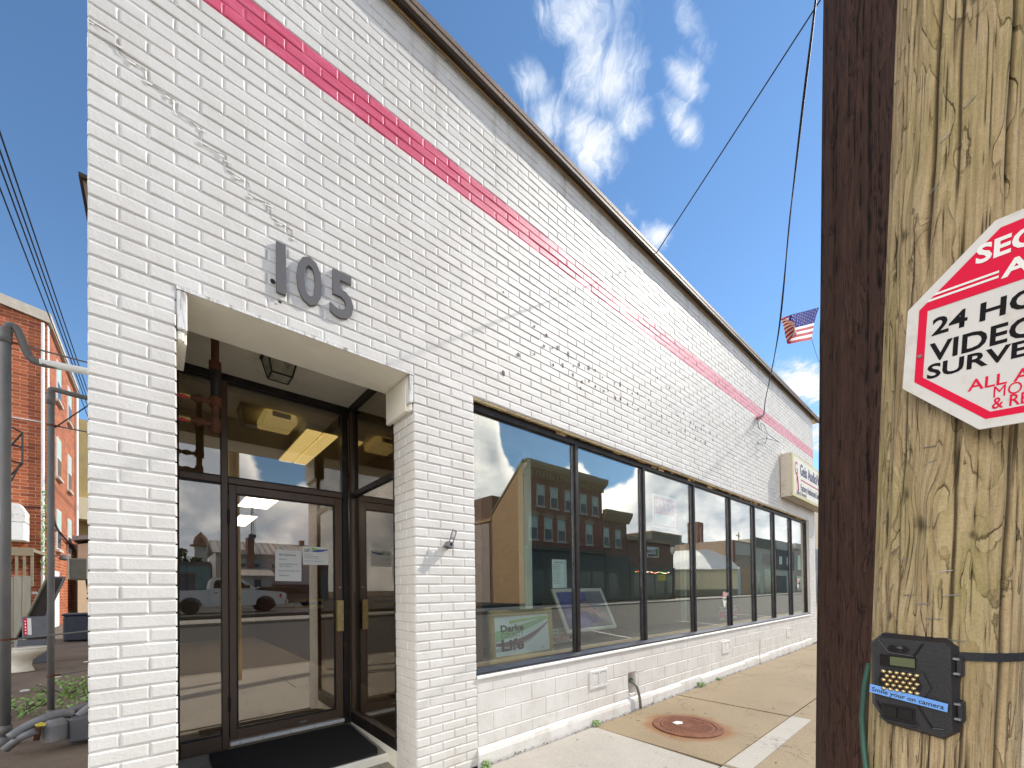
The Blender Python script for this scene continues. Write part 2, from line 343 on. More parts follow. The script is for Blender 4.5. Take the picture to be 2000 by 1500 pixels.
mat('grey_metal', L((96, 96, 100)), .5, .2, var=.15, dirt=L((84, 74, 62)), dscale=5, damt=.4)
mat('olive_metal', L((118, 112, 90)), .5, .2, var=.15)
mat('pale_panel', L((176, 170, 150)), .6, var=.14, scale=4, stretch=(4, 4, .4))
mat('dumpster', L((52, 56, 66)), .5, var=.15)
mat('tan_stucco', L((166, 146, 100)), .9, var=.12, scale=2, bump=.3, bscale=20)
mat('cream_siding', L((226, 212, 176)), .7, var=.05)
mat('beige_wall', L((200, 184, 158)), .8, var=.06)
mat('shingle', L((130, 126, 122)), .9, var=.2)
mat('stone_cap', L((192, 182, 166)), .8, var=.12)
mat('win_dark', L((78, 84, 86)), .2, var=.2); mat('win_blind', L((176, 204, 190)), .5, var=.1); mat('win_white', L((226, 226, 220)), .6, var=.05)
mat('old_wood', L((140, 126, 100)), .8, var=.25, scale=8, stretch=(1, 5, 5))
mat('brown_stucco', L((192, 156, 118)), .9, var=.12, scale=1.5, bump=.3, bscale=10)
mat('mauve_wall', L((184, 164, 152)), .85, var=.1)
mat('store_green', L((84, 86, 79)), .6, var=.12)
mat('cornice_brown', L((158, 138, 114)), .7, var=.12)
mat('roof_white', L((214, 214, 210)), .6, var=.06)
mat('siding_beige', L((210, 200, 170)), .7, var=.10, stretch=(8, .2, .05), scale=2)
mat('dark_flat', L((112, 112, 100)), .8, var=.2, scale=2)
mat('light_wall', L((204, 196, 180)), .85, var=.12, scale=1)
mat('black_wall', L((64, 64, 68)), .7, var=.2, scale=1)
mat('truck_white', L((222, 220, 214)), .3, var=.02, coat=.4)
mat('tyre', L((28, 27, 27)), .85, var=.1); mat('chrome', L((190, 190, 192)), .15, .9, var=0)
mat('car_glass', L((30, 36, 40)), .08, var=0)
mat('suv_grey', L((84, 78, 76)), .3, var=.03, coat=.4)
mat('teal_wall', L((110, 146, 152)), .7, var=.08); mat('tin_roof', L((200, 190, 178)), .5, .2, var=.2, stretch=(6, .3, 1), scale=1.5)
mat('grey_clap', L((196, 190, 184)), .8, var=.08)
mat('far_brown', L((132, 102, 88)), .85, var=.15)
mat('yellow_poster', L((206, 190, 70)), .6); mat('white_line', L((214, 210, 200)), .8, var=.12, scale=20)
mat('lamp_lit', L((226, 206, 120)), .5, var=.05, emit=(1, .82, .36), estr=.95)
mat('lamp_far', (.9, .9, .85), .5, var=0, emit=(1, .96, .88), estr=7)
mat('case_glow', L((236, 218, 140)), .5, var=.03, emit=(1, .84, .36), estr=.33)  # glow put into the emergency light's case to lift it from the dark
mat('yellow_plastic', L((236, 218, 140)), .45, var=.05)
for i, c in enumerate(((1, .1, .05), (.1, 1, .25), (1, .85, .3), (1, 1, 1))): mat('bulb_%d' % i, c, .4, var=0, emit=c, estr=2.2)
GLASS = glass('window_glass', (.93, .97, .94), .19, .80)
GLASS_D = glass('bronze_glass', (.70, .65, .57), .21, .72)

# ------------------------------------------------------------------ mesh helpers
class MB:
    def __init__(s): s.v = []; s.f = []; s.mi = []; s.m = []; s.at = []
    def slot(s, m):
        m = MATS[m] if isinstance(m, str) else m
        if m not in s.m: s.m.append(m)
        return s.m.index(m)
    def add(s, vs, fs, m, mx=None):
        b = len(s.v); k = s.slot(m)
        for p in vs:
            p = Vector(p)
            s.v.append(tuple(mx @ p if mx else p))
        for f in fs: s.f.append(tuple(b+i for i in f)); s.mi.append(k)
        return s
    def box(s, a, b, m, mx=None, bev=0):
        x0, y0, z0 = (min(a[i], b[i]) for i in range(3)); x1, y1, z1 = (max(a[i], b[i]) for i in range(3))
        e = min(bev, (x1-x0)*.45, (y1-y0)*.45, (z1-z0)*.45)
        if e <= 0:
            vs = [(x0, y0, z0), (x1, y0, z0), (x1, y1, z0), (x0, y1, z0), (x0, y0, z1), (x1, y0, z1), (x1, y1, z1), (x0, y1, z1)]
            return s.add(vs, [(0, 3, 2, 1), (4, 5, 6, 7), (0, 1, 5, 4), (1, 2, 6, 5), (2, 3, 7, 6), (3, 0, 4, 7)], m, mx)
        vs = []; X = (x0, x1); Y = (y0, y1); Z = (z0, z1); sg = (1, -1)
        for i in range(2):
            for j in range(2):
                for k in range(2):
                    ex, ey, ez = e*sg[i], e*sg[j], e*sg[k]
                    vs += [(X[i], Y[j]+ey, Z[k]+ez), (X[i]+ex, Y[j], Z[k]+ez), (X[i]+ex, Y[j]+ey, Z[k])]
        I = lambda i, j, k, a: (i*4+j*2+k)*3+a
        fs = [(I(0,0,0,0), I(0,0,1,0), I(0,1,1,0), I(0,1,0,0)), (I(1,0,0,0), I(1,1,0,0), I(1,1,1,0), I(1,0,1,0)),
              (I(0,0,0,1), I(1,0,0,1), I(1,0,1,1), I(0,0,1,1)), (I(0,1,0,1), I(0,1,1,1), I(1,1,1,1), I(1,1,0,1)),
              (I(0,0,0,2), I(0,1,0,2), I(1,1,0,2), I(1,0,0,2)), (I(0,0,1,2), I(1,0,1,2), I(1,1,1,2), I(0,1,1,2))]
        for j in range(2):
            for k in range(2): fs.append((I(0,j,k,1), I(1,j,k,1), I(1,j,k,2), I(0,j,k,2)))
        for i in range(2):
            for k in range(2): fs.append((I(i,0,k,0), I(i,1,k,0), I(i,1,k,2), I(i,0,k,2)))
            for j in range(2): fs.append((I(i,j,0,0), I(i,j,1,0), I(i,j,1,1), I(i,j,0,1)))
        for i in range(2):
            for j in range(2):
                for k in range(2): fs.append((I(i,j,k,0), I(i,j,k,1), I(i,j,k,2)))
        return s.add(vs, fs, m, mx)
    def prism(s, poly, y0, y1, m, plane='xz', mx=None):
        n = len(poly)
        def P(p, d):
            return {'xz': (p[0], d, p[1]), 'yz': (d, p[0], p[1]), 'xy': (p[0], p[1], d)}[plane]
        vs = [P(p, y0) for p in poly]+[P(p, y1) for p in poly]
        fs = [tuple(range(n)), tuple(range(2*n-1, n-1, -1))]+[(i, i+n, (i+1) % n+n, (i+1) % n) for i in range(n)]
        return s.add(vs, fs, m, mx)
    def tube(s, pts, r, m, n=10, mx=None, cap=True):
        pts = [Vector(p) for p in pts]; rs = r if isinstance(r, (list, tuple)) else [r]*len(pts)
        b = len(s.v); vs = []; up = Vector((.13, .21, .97))
        t0 = (pts[1]-pts[0]).normalized(); a = t0.cross(up)
        if a.length < .1: a = t0.cross(Vector((1, 0, 0)))
        a.normalize()
        for i, p in enumerate(pts):
            t = (pts[min(i+1, len(pts)-1)]-pts[max(i-1, 0)]).normalized()
            a = (a-t*a.dot(t)).normalized(); c = t.cross(a)
            for k in range(n):
                th = 2*math.pi*k/n; vs.append(p+(a*math.cos(th)+c*math.sin(th))*rs[i])
        fs = []
        for i in range(len(pts)-1):
            for k in range(n): fs.append((i*n+k, i*n+(k+1) % n, (i+1)*n+(k+1) % n, (i+1)*n+k))
        if cap: fs += [tuple(range(n-1, -1, -1)), tuple((len(pts)-1)*n+k for k in range(n))]
        return s.add(vs, fs, m, mx)
    def lathe(s, prof, m, n=20, mx=None, caps=True):
        vs = []; fs = []
        for r, z in prof:
            for k in range(n): vs.append((r*math.cos(2*math.pi*k/n), r*math.sin(2*math.pi*k/n), z))
        for i in range(len(prof)-1):
            for k in range(n): fs.append((i*n+k, i*n+(k+1) % n, (i+1)*n+(k+1) % n, (i+1)*n+k))
        if caps: fs += [tuple(range(n-1, -1, -1)), tuple((len(prof)-1)*n+k for k in range(n))]
        return s.add(vs, fs, m, mx)
    def build(s, name, parent=None, smooth=False):
        me = bpy.data.meshes.new(name); me.from_pydata(s.v, [], s.f)
        for m in s.m: me.materials.append(m)
        me.polygons.foreach_set('material_index', s.mi)
        if smooth: me.polygons.foreach_set('use_smooth', [True]*len(s.f))
        me.update()
        o = bpy.data.objects.new(name, me); col.objects.link(o)
        if parent: attach(o, parent)
        return o
def attach(o, parent):
    o.parent = parent
    bpy.context.view_layer.update() if False else None
    o.matrix_parent_inverse = WM[parent.name].inverted() if parent.name in WM else Matrix()
WM = {}
def tag(o, label=None, cat=None, group=None, kind=None):
    if label: o['label'] = label
    if cat: o['category'] = cat
    if group: o['group'] = group
    if kind: o['kind'] = kind
    return o
def thing(name, label, cat, loc=(0, 0, 0), group=None):
    o = bpy.data.objects.new(name, None); col.objects.link(o); o.location = loc; o.empty_display_size = .1
    WM[o.name] = Matrix.Translation(loc)
    return tag(o, label, cat, group)
def text_mesh(name, body, size, m, mx, parent=None, bold=0, ext=.0008, sx=1, shear=0, align='LEFT', space=1, line=1):
    cu = bpy.data.curves.new('lettering', 'FONT'); cu.body = body; cu.size = size; cu.offset = bold*size; cu.extrude = ext; cu.shear = shear
    cu.align_x = align; cu.space_character = space; cu.space_line = line; cu.resolution_u = 3
    t = bpy.data.objects.new('lettering', cu); col.objects.link(t)
    me = bpy.data.meshes.new_from_object(t); bpy.data.objects.remove(t); bpy.data.curves.remove(cu)
    me.materials.clear(); me.materials.append(MATS[m]); me.name = name
    me.transform(mx @ Matrix.Diagonal((sx, 1, 1, 1)))
    o = bpy.data.objects.new(name, me); col.objects.link(o)
    if parent: attach(o, parent)
    return o
def frame_mx(o, t, up):
    """matrix with local x = t, y = up, z = t x up, at o"""
    t = Vector(t).normalized(); up = Vector(up).normalized(); n = t.cross(up)
    return Matrix(((t.x, up.x, n.x, o[0]), (t.y, up.y, n.y, o[1]), (t.z, up.z, n.z, o[2]), (0, 0, 0, 1)))
FAC = lambda x, z, y=-.004: frame_mx((x, y, z), (1, 0, 0), (0, 0, 1))
def text_fit(name, body, x0, x1, base, cap, m, mx, parent, z=0, bold=.02, shear=0):
    # lettering stretched to stand on `base` with capitals `cap` high, from x0 to x1 of the frame mx
    o = text_mesh(name, body, 1.0, m, Matrix(), None, bold=bold, ext=.0, shear=shear); vs = o.data.vertices
    xs = [v.co.x for v in vs]; ys = [v.co.y for v in vs]; a, b = min(xs), max(xs)
    t = text_mesh('probe', 'H', 1.0, m, Matrix(), None, bold=bold, ext=.0); hy = [v.co.y for v in t.data.vertices]; c, d = min(hy), max(hy); me = t.data; bpy.data.objects.remove(t); bpy.data.meshes.remove(me)
    for v in vs: v.co = mx @ Vector((x0+(v.co.x-a)/(b-a)*(x1-x0), base+(v.co.y-c)/(d-c)*cap, z))
    if parent: attach(o, parent)
    return o
# ================================================================== the white brick shop
Z0, CH = 1.5557, .0677
KN_I = [0, 1.5, 8, 10.5, 50.6]; KN_X = [-.228, .079, 1.372, 1.891, 12.10]
def ix(i): return float(np.interp(i, KN_I, KN_X))
TOPZ = 5.446
def brick_mesh(name, bricks, parent, mats, face_y=0.0):
    """bricks: (u0, u1, z0, z1, material index, mapping function) -> one mesh of worn, slightly uneven bricks"""
    V = []; F = []; MI = []; TN = []
    for (u0, u1, z0, z1, mi, mp) in bricks:
        b = len(V); dy = random.uniform(-.0022, .0016); tl = random.uniform(-.0016, .0016); j = lambda s=.0011: random.uniform(-s, s)
        for ins, y in ((0, .0062), (.0020, .0022), (.0068, 0.0)):
            for k, (u, z) in enumerate(((u0+ins, z0+ins), (u1-ins, z0+ins), (u1-ins, z1-ins), (u0+ins, z1-ins))):
                V.append(mp(u+j(), y+(dy+(tl if k in (1, 2) else -tl) if y < .006 else 0), z+j()))
        for r in range(2):
            for k in range(4): F.append((b+r*4+k, b+r*4+(k+1) % 4, b+r*4+4+(k+1) % 4, b+r*4+4+k))
        F.append((b+8, b+9, b+10, b+11))
        MI += [mi]*9; TN += [random.random()**2]*9
    me = bpy.data.meshes.new(name); me.from_pydata(V, [], F)
    for m in mats: me.materials.append(MATS[m])
    me.polygons.foreach_set('material_index', MI)
    a = me.attributes.new('tone', 'FLOAT', 'FACE'); a.data.foreach_set('value', TN)
    me.update(); o = bpy.data.objects.new(name, me); col.objects.link(o)
    if parent: attach(o, parent)
    return o

shop = thing('brick_shop', 'white painted single storey brick shop with red stripe, corner door and long window', 'building', (6, 3, 0))
JT = .0070
bl = []
front = lambda u, y, z: (u, y, z)
mat('crack_grey', L((142, 132, 120)), .9, var=.3, scale=20)
for n in range(-23, 58):
    za, zb = Z0+n*CH, min(Z0+(n+1)*CH, TOPZ)
    if zb-za < .02: continue
    st = 0 if n % 2 == 0 else -.5
    rngs = [(0, 50.6)] if n >= 20 else [(0, 1.5), (8, 10.5), (48.56, 50.6)]
    mi = 1 if n in (43, 44, 45) else 0
    i = st
    while i < 50.6:
        for a, b in rngs:
            p, q = max(i, a), min(i+1, b)
            if q-p > .05: bl.append((ix(p)+(JT/2 if p > a else 0), ix(q)-(JT/2 if q < b else 0), za+JT/2, zb-JT/2, mi, front))
        i += 1
# reveal of the entrance, right side (faces -X), and the alley side
rev = lambda u, y, z: (1.372+y, u, z)
for n in range(-23, 20):
    za, zb = Z0+n*CH, Z0+(n+1)*CH
    for a, b in (((0.012, .125), (.125, .33)) if n % 2 else ((0.012, .228), (.228, .33))):
        bl.append((a+(.004 if a > .02 else 0), b-.003, za+.0035, zb-.0035, 0, lambda u, y, z: (1.3735+y*.7, u, z)))
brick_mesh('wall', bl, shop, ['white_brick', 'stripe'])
al = []
for n in range(-23, 58):
    za, zb = Z0+n*CH, min(Z0+(n+1)*CH, TOPZ)
    u = .012 if n % 2 else -.09
    while u < 4.2:
        a, b = max(u, .012), min(u+.2035, 4.2)
        if b-a > .05: al.append((a+.004, b-.004, za+.0045, zb-.0045, 0, lambda u_, y, z: (-.228+y, u_, z)))
        u += .2035
brick_mesh('alley_wall', al, shop, ['white_brick'])
mb = MB()                                                             # masonry behind the faces: joints, jambs, side and back walls
mb.box((-.222, .0048, 2.9097), (12.094, .30, TOPZ-.002), W)
mb.box((-.222, .0048, 0), (.073, .345, 2.9097), W)
mb.box((1.379, .0048, 0), (1.885, .33, 2.9097), W)
mb.box((11.586, .0048, 0), (12.094, .33, 2.9097), W)
mb.box((-.222, .345, 0), (-.05, 14, 5.2), W); mb.box((11.95, .33, 0), (12.094, 14, 5.2), 'beige_wall'); mb.box((-.05, 13.8, 0), (11.95, 14, 5.2), W)
mb.box((-.05, .345, 0), (.079, 1.41, 3.12), W)
mb.box((-.05, .30, 5.06), (11.95, 13.8, 5.2), 'dark_flat')
mb.build('masonry', shop)
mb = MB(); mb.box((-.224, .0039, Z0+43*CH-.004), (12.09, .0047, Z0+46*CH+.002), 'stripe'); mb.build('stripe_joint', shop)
# coping: bead, sloping underside and two lapped brown courses
mb = MB()
mb.box((-.25, -.010, TOPZ-.004), (12.50, .30, TOPZ+.012), 'bead_buff')
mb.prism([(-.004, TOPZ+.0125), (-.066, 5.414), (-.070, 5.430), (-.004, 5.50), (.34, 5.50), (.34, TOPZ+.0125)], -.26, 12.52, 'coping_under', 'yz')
x = -.27
while x < 12.45:                                                      # lengths of lapped metal
    e = min(x+2.45, 12.53)
    mb.prism([(-.072, 5.428), (-.079, 5.431), (-.079, 5.468), (-.070, 5.470)], x, e-.004, 'coping_brown', 'yz')
    mb.prism([(-.071, 5.4705), (-.083, 5.472), (-.083, 5.512), (-.03, 5.520), (.34, 5.520), (.34, 5.5005), (-.07, 5.5005)], x+.6, min(e+.6, 12.53)-.004, 'coping_brown', 'yz')
    x = e
mb.prism([(-.071, 5.4705), (-.083, 5.472), (-.083, 5.512), (-.03, 5.520), (.34, 5.520), (.34, 5.5005), (-.07, 5.5005)], -.27, .325, 'coping_brown', 'yz')
mb.build('coping', shop)

# block wall under the window with its bullnose sill and footing
NX0, NX1, NZ0, NZ1 = 3.986, 4.135, .181, .42
bl = []
zs = [.140, .241, .401, .561, .665]
for r in range(4):
    x = 1.897-(.152 if r % 2 else .02)
    while x < 11.58:
        a, b = max(x, 1.897), min(x+.305, 11.58); x += .305
        if b-a < .03: continue
        za, zb = zs[r]+.0025, zs[r+1]-.0025
        if a < NX1 and b > NX0 and za < NZ1 and zb > NZ0:
            if a < NX0-.02: bl.append((a+.0025, NX0, za, zb, 0, front))
            if b > NX1+.02: bl.append((NX1, b-.0025, za, zb, 0, front))
            lo_, hi_ = max(a, NX0), min(b, NX1)
            if za < NZ0-.01: bl.append((lo_, hi_, za, NZ0, 0, front))
            if zb > NZ1+.01: bl.append((lo_, hi_, NZ1, zb, 0, front))
            continue
        bl.append((a+.0025, b-.0025, za, zb, 0, lambda u, y, z: (u, y*.55+.0015, z)))
brick_mesh('block_wall', bl, shop, ['white_brick'])
mb = MB()
for a, b, c, d in ((1.892, NX0, 0, .668), (NX1, 11.579, 0, .668), (NX0, NX1, 0, NZ0), (NX0, NX1, NZ1, .668)): mb.box((a, .0042, c), (b, .12, d), W)
mb.box((NX0-.02, .1205, NZ0-.02), (NX1+.02, .14, NZ1+.02), W)
x = 1.893                                                             # bullnose sill lengths
while x < 11.57:
    e = min(x+.61, 11.579)
    mb.prism([(.004, .6665), (-.010, .668), (-.014, .680), (-.010, .694), (.004, .704), (.03, .710), (.12, .722), (.12, .6665)], x, e-.003, W, 'yz'); x = e
x = 1.893; k = 0
while x < 11.57:                                                      # rough footing
    e = min(x+random.uniform(.5, 1.1), 11.60); t = random.uniform(-.012, .008)
    mb.prism([(.004, -.02), (-.024+t*.4, -.02), (-.020+t*.4, .085), (-.012, .122+t), (.004, .139)], x, e, W, 'yz'); x = e
mb.build('window_base', shop)

# lintel over the window
mb = MB()
mb.box((1.893, .0125, 2.9015), (11.578, .20, 2.9090), 'lintel_buff')
mb.box((1.893, .0128, 2.893), (11.578, .0150, 2.9013), 'lintel_buff')
mb.build('window_lintel', shop)

# ---- long shop window
MR = [3.228, 4.488, 5.811, 7.106, 8.206, 9.291, 10.416]
WX0, WX1 = 1.892, 11.579
mb = MB()
mb.box((WX0, .058, 2.832), (WX1, .125, 2.9012), 'bronze_dark', bev=.004)
for i in range(60):                                                   # worn sealant along the head
    x = WX0+.02+i*.16+random.uniform(0, .06)
    if x > WX1-.2: break
    mb.box((x, .0545, 2.88+random.uniform(-.012, .012)), (x+random.uniform(.05, .17), .0578, 2.9010), 'bronze_dark' if random.random() < .72 else 'lintel_buff')
mb.prism([(-.004, .7125), (-.004, .722), (.050, .744), (.125, .744), (.125, .7225), (.03, .7145)], WX0, WX1, 'sill_metal', 'yz')
mb.box((WX0, .052, .7445), (WX0+.022, .125, 2.8315), 'bronze_dark', bev=.003); mb.box((WX1-.045, .052, .7445), (WX1, .125, 2.8315), 'bronze_dark', bev=.003)
fr = mb.build('window_frame', shop)
for xr in MR:
    mb = MB(); mb.box((xr-.046, .046, .7448), (xr, .125, 2.8312), 'bronze_dark', bev=.004); mb.box((xr-.056, .070, .7450), (xr-.0462, .115, 2.831), 'sill_metal', bev=.002)
    mb.build('mullion', shop)
edges = [WX0+.022]+MR
for i in range(8):
    a = edges[i]; b = (MR[i]-.056) if i < 7 else WX1-.045
    mb = MB(); mb.box((a+.001, .084, .745), (b-.001, .090, 2.831), GLASS); mb.build('window_pane', shop)

# ---- entrance recess
mb = MB()
mb.box((.079, .302, 2.9102), (1.372, .384, 3.119), 'cream_paint')
mb.box((.0795, .004, 2.9000), (1.3715, .384, 2.9095), 'cream_paint')
mb.box((.0795, -.003, 2.8985), (1.3715, .0035, 2.9150), 'peeling_white')
mb.box((.073, .300, 3.120), (1.379, 1.42, 3.16), 'cream_ceiling')
mb.build('recess_ceiling', shop)
def trim(x0, x1, sgn):
    mb = MB()
    mb.box((x0, -.002, 2.70), (x1, .055, 2.898), 'peeling_white', bev=.006)
    mb.box((x0, .0555, 2.655), (x1, .384, 2.898), 'cream_paint', bev=.004)
    a, b = (x0, x1-.012) if sgn < 0 else (x0+.012, x1)
    mb.box((a, .006, 2.645), (b, .055, 2.6995), 'cream_paint', bev=.008)
    return mb.build('casing_board', shop)
trim(.080, .122, -1); trim(1.338, 1.371, 1)
# platform, step edge, curb
mb = MB()
mb.prism([(.50, -.01), (.50, .098), (1.30, .145), (1.42, .150), (1.42, -.01)], .0795, 1.3715, 'concrete_grey', 'yz')
mb.prism([(.485, -.01), (.485, .085), (.4995, .099), (.4995, -.01)], .60, 1.3715, 'cream_paint', 'yz')
mb.prism([(.05, -.01), (.05, .004), (.484, .035), (.484, -.01)], .0795, 1.3715, 'concrete_grey', 'yz')
mb.build('door_step', shop)
mb = MB(); mb.prism([(.331, -.01), (.331, .1595), (1.29, .158), (1.29, -.01)], 1.3725, 1.46, 'cream_paint', 'yz'); mb.build('curb', shop)

Y0, Y1 = 1.30, 1.41                                                   # entrance screen
mb = MB()
mb.box((.0795, Y0, .15), (.131, Y1, 3.119), 'bronze_dark', bev=.004)
mb.box((.386, Y0, .15), (.431, Y1, 3.060), 'bronze', bev=.004)
mb.box((1.316, Y0-.004, .15), (1.371, Y1, 3.060), 'bronze_dark', bev=.004)
mb.box((.1315, Y0-.002, 3.0605), (1.371, Y1, 3.119), 'bronze_dark', bev=.004)
mb.box((.1315, Y0+.002, 2.25), (.3855, Y1, 2.298), 'bronze', bev=.004); mb.box((.4315, Y0+.002, 2.25), (1.3155, Y1, 2.298), 'bronze', bev=.004)
mb.box((.1315, Y0+.002, .15), (.3855, Y1, .262), 'bronze', bev=.004)
for a, b, c, d in ((.1315, .3855, .2625, .275), (.1315, .3855, 2.237, 2.2495), (.1315, .3855, 2.2985, 2.31), (.1315, .3855, 3.048, 3.060), (.4315, 1.3155, 2.2985, 2.31), (.4315, 1.3155, 3.048, 3.060)):
    mb.box((a, Y0+.014, c), (b, Y0+.05, d), 'bronze_dark')
mb.build('entrance_frame', shop)
for a, b, c, d in ((.1315, .3855, .275, 2.237), (.1315, .3855, 2.31, 3.048), (.4315, 1.3155, 2.31, 3.048)):
    mb = MB(); mb.box((a, Y0+.028, c), (b, Y0+.034, d), GLASS_D); mb.build('entrance_pane', shop)
mb = MB()
dy = Y0+.006
mb.box((.436, dy, .2155), (.484, dy+.045, 2.244), 'bronze', bev=.003); mb.box((1.248, dy, .2155), (1.3115, dy+.045, 2.244), 'bronze', bev=.003)
mb.box((.4845, dy+.001, 2.178), (1.2475, dy+.044, 2.244), 'bronze', bev=.003); mb.box((.4845, dy+.001, .2155), (1.2475, dy+.044, .292), 'bronze', bev=.003)
for a, b, c, d in ((.4845, .496, .2925, 2.1775), (1.2365, 1.2475, .2925, 2.1775), (.4965, 1.236, .2925, .303), (.4965, 1.236, 2.167, 2.1775)): mb.box((a, dy+.012, c), (b, dy+.036, d), 'bronze_dark')
door = mb.build('door', shop)
mb = MB(); mb.box((.4965, dy+.020, .3035), (1.236, dy+.026, 2.1665), GLASS_D); mb.build('door_glass', door)
mb = MB(); mb.box((1.250, dy-.046, 1.013), (1.306, dy-.038, 1.300), 'gold', bev=.003); mb.box((1.250, dy-.0378, 1.016), (1.256, dy-.0005, 1.297), 'gold'); mb.build('door_handle', door)
mb = MB()
for a, b, m_ in ((1.292, 1.319, 'yellow_plastic'), (1.262, 1.2915, 'navy'), (1.230, 1.2615, 'yellow_plastic')): mb.box((.911, dy+.0275, a), (1.154, dy+.034, b), m_)
mb.build('push_plate', door)
for zc in (1.98, .50):
    mb = MB(); mb.lathe([(.0085, -.055), (.0085, .055)], 'black_iron', 12, Matrix.Translation((.4335, Y0-.010, zc))); mb.build('hinge', door)
mb = MB(); mb.lathe([(.011, -.004), (.009, .004)], 'steel', 14, Matrix.Translation((1.285, dy-.004, 1.418)) @ Matrix.Rotation(R(90), 4, 'X')); mb.build('lock', door)
mb = MB(); mb.lathe([(.034, -.0015), (.03, .0015)], 'steel', 20, Matrix.Translation((.97, dy-.002, .245)) @ Matrix.Diagonal((1, 1, .32, 1)) @ Matrix.Rotation(R(90), 4, 'X')); mb.build('maker_plate', door)
mb = MB(); mb.box((.436, Y0-.022, .174), (1.3115, Y0+.02, .2045), 'white_board', bev=.003)
for x in (.50, .66, .86, 1.05, 1.25): mb.lathe([(.004, 0), (.004, .002)], 'black_iron', 8, Matrix.Translation((x, Y0-.0222, .188)) @ Matrix.Rotation(R(90), 4, 'X'))
mb.build('threshold', shop)
# glazed return on the right
GX = 1.373
mb = MB()
mb.prism([(.332, .160), (.332, .262), (1.295, .262), (1.295, .159)], GX, GX+.07, 'bronze_dark', 'yz')
mb.box((GX-.012, .345, .262), (GX+.05, 1.29, .275), 'bronze', bev=.004)
mb.box((GX, .332, .2755), (GX+.07, .350, 3.060), 'bronze_dark', bev=.003)
mb.box((GX, 1.238, .2755), (GX+.07, 1.2955, 3.060), 'bronze', bev=.003)
mb.box((GX-.002, .3505, 2.250), (GX+.068, 1.2375, 2.298), 'bronze_dark', bev=.003)
mb.box((GX-.002, .332, 3.0605), (GX+.068, 1.2975, 3.119), 'bronze_dark', bev=.003)
mb.build('return_frame', shop)
for c, d in ((.2755, 2.2495), (2.2985, 3.060)):
    mb = MB(); mb.box((GX+.018, .3505, c), (GX+.024, 1.2375, d), GLASS_D); mb.build('return_pane', shop)

# interior shell
mb = MB()
mb.box((-.049, 1.42, .05), (2.05, 10.5, .15), 'carpet'); mb.box((1.45, .345, .05), (2.05, 1.42, .15), 'carpet')
mb.box((2.16, 1.10, .05), (11.94, 9.2, .15), 'carpet'); mb.box((1.90, .126, .668), (11.94, 1.10, .712), 'inner_dark')
mb.build('inner_floor', shop)
mb = MB(); mb.box((-.049, 1.43, 3.04), (2.05, 10.5, 3.06), 'inner_ceiling'); mb.box((1.45, .345, 3.04), (2.05, 1.43, 3.06), 'inner_ceiling'); mb.box((2.16, .126, 2.93), (11.94, 9.2, 2.96), 'inner_ceiling')
mb.box((2.17, .45, 2.80), (11.9, .62, 2.929), 'cream_post')
mb.build('inner_ceiling', shop)
mb = MB()
mb.box((2.05, .345, 0), (2.16, 10.6, 3.04), 'panel_wood'); mb.box((1.90, .126, .712), (2.0495, .344, 3.04), 'panel_wood'); mb.box((-.05, 10.5, 0), (2.05, 10.6, 3.04), 'inner_dark'); mb.box((2.16, 9.2, 0), (11.95, 9.3, 2.96), 'inner_dark')
mb.box((-.0495, 1.42, .15), (-.03, 10.5, 3.04), 'inner_dark')
for x in (.6, 1.3): mb.box((x, 10.44, .15), (x+.08, 10.4995, 2.2), 'inner_dark')
mb.build('inner_wall', shop)
mb = MB(); mb.box((2.862, .47, .712), (2.965, .56, 2.798), 'cream_post'); mb.build('inner_post', shop)
mb = MB(); mb.box((8.66, 1.6, .15), (8.74, 1.7, 2.93), 'cream_post'); mb.build('inner_post', shop)

# numerals, vents, tap, repairs of the paint
for ch, x0, x1, z0, z1 in (('1', .517, .566, 3.083, 3.372), ('0', .622, .762, 3.083, 3.372), ('5', .808, .948, 3.083, 3.372)):
    o = text_mesh('house_numeral', ch, .40, 'ink_grey', FAC(0, 0), None, bold=.018, ext=.008)
    xs = [v.co.x for v in o.data.vertices]; zz = [v.co.z for v in o.data.vertices]; a, b, c, d = min(xs), max(xs), min(zz), max(zz)
    for v in o.data.vertices: v.co.x = x0+(v.co.x-a)/(b-a)*(x1-x0); v.co.z = z0+(v.co.z-c)/(d-c)*(z1-z0); v.co.y -= .006
    attach(o, shop)
for x0, x1, z0, z1 in ((3.300, 3.594, .352, .535), (6.535, 6.81, .345, .530), (9.73, 10.0, .320, .500)):
    mb = MB(); y = -.010; xm = (x0+x1)/2
    for a, b, c, d in ((x0, x1, z1-.026, z1), (x0, x1, z0, z0+.026), (x0, x0+.028, z0+.026, z1-.026), (x1-.028, x1, z0+.026, z1-.026), (xm-.010, xm+.010, z0+.026, z1-.026)): mb.box((a, y, c), (b, .006, d), W, bev=.002)
    for h in (0, 1):
        a, b = ((x0+.028, xm-.010), (xm+.010, x1-.028))[h]
        mb.box((a, .0015, z0+.026), (b, .006, z1-.026), 'inner_dark')
        z = z0+.032
        while z < z1-.034:
            mb.prism([(.001, z), (-.008, z+.001), (-.008, z+.004), (.001, z+.010)], a+.003, b-.003, W, 'yz'); z += .0135
    mb.build('vent', shop)
mb = MB()
mb.tube([(4.075, .118, .315), (4.07, .045, .318)], .013, 'brass', 12); mb.tube([(4.07, .06, .318), (4.07, .055, .345)], .007, 'brass', 8)
mb.lathe([(.004, -.004), (.03, -.003), (.03, .003), (.004, .004)], 'green_wire', 14, Matrix.Translation((4.09, .03, .318)) @ Matrix.Rotation(R(80), 4, 'X'))
mb.tube([(4.068, .046, .316), (4.075, .0, .305), (4.105, -.035, .25), (4.125, -.048, .16), (4.135, -.052, .08), (4.14, -.055, .008)], [.014]*3+[.015]*3, 'galv', 12)
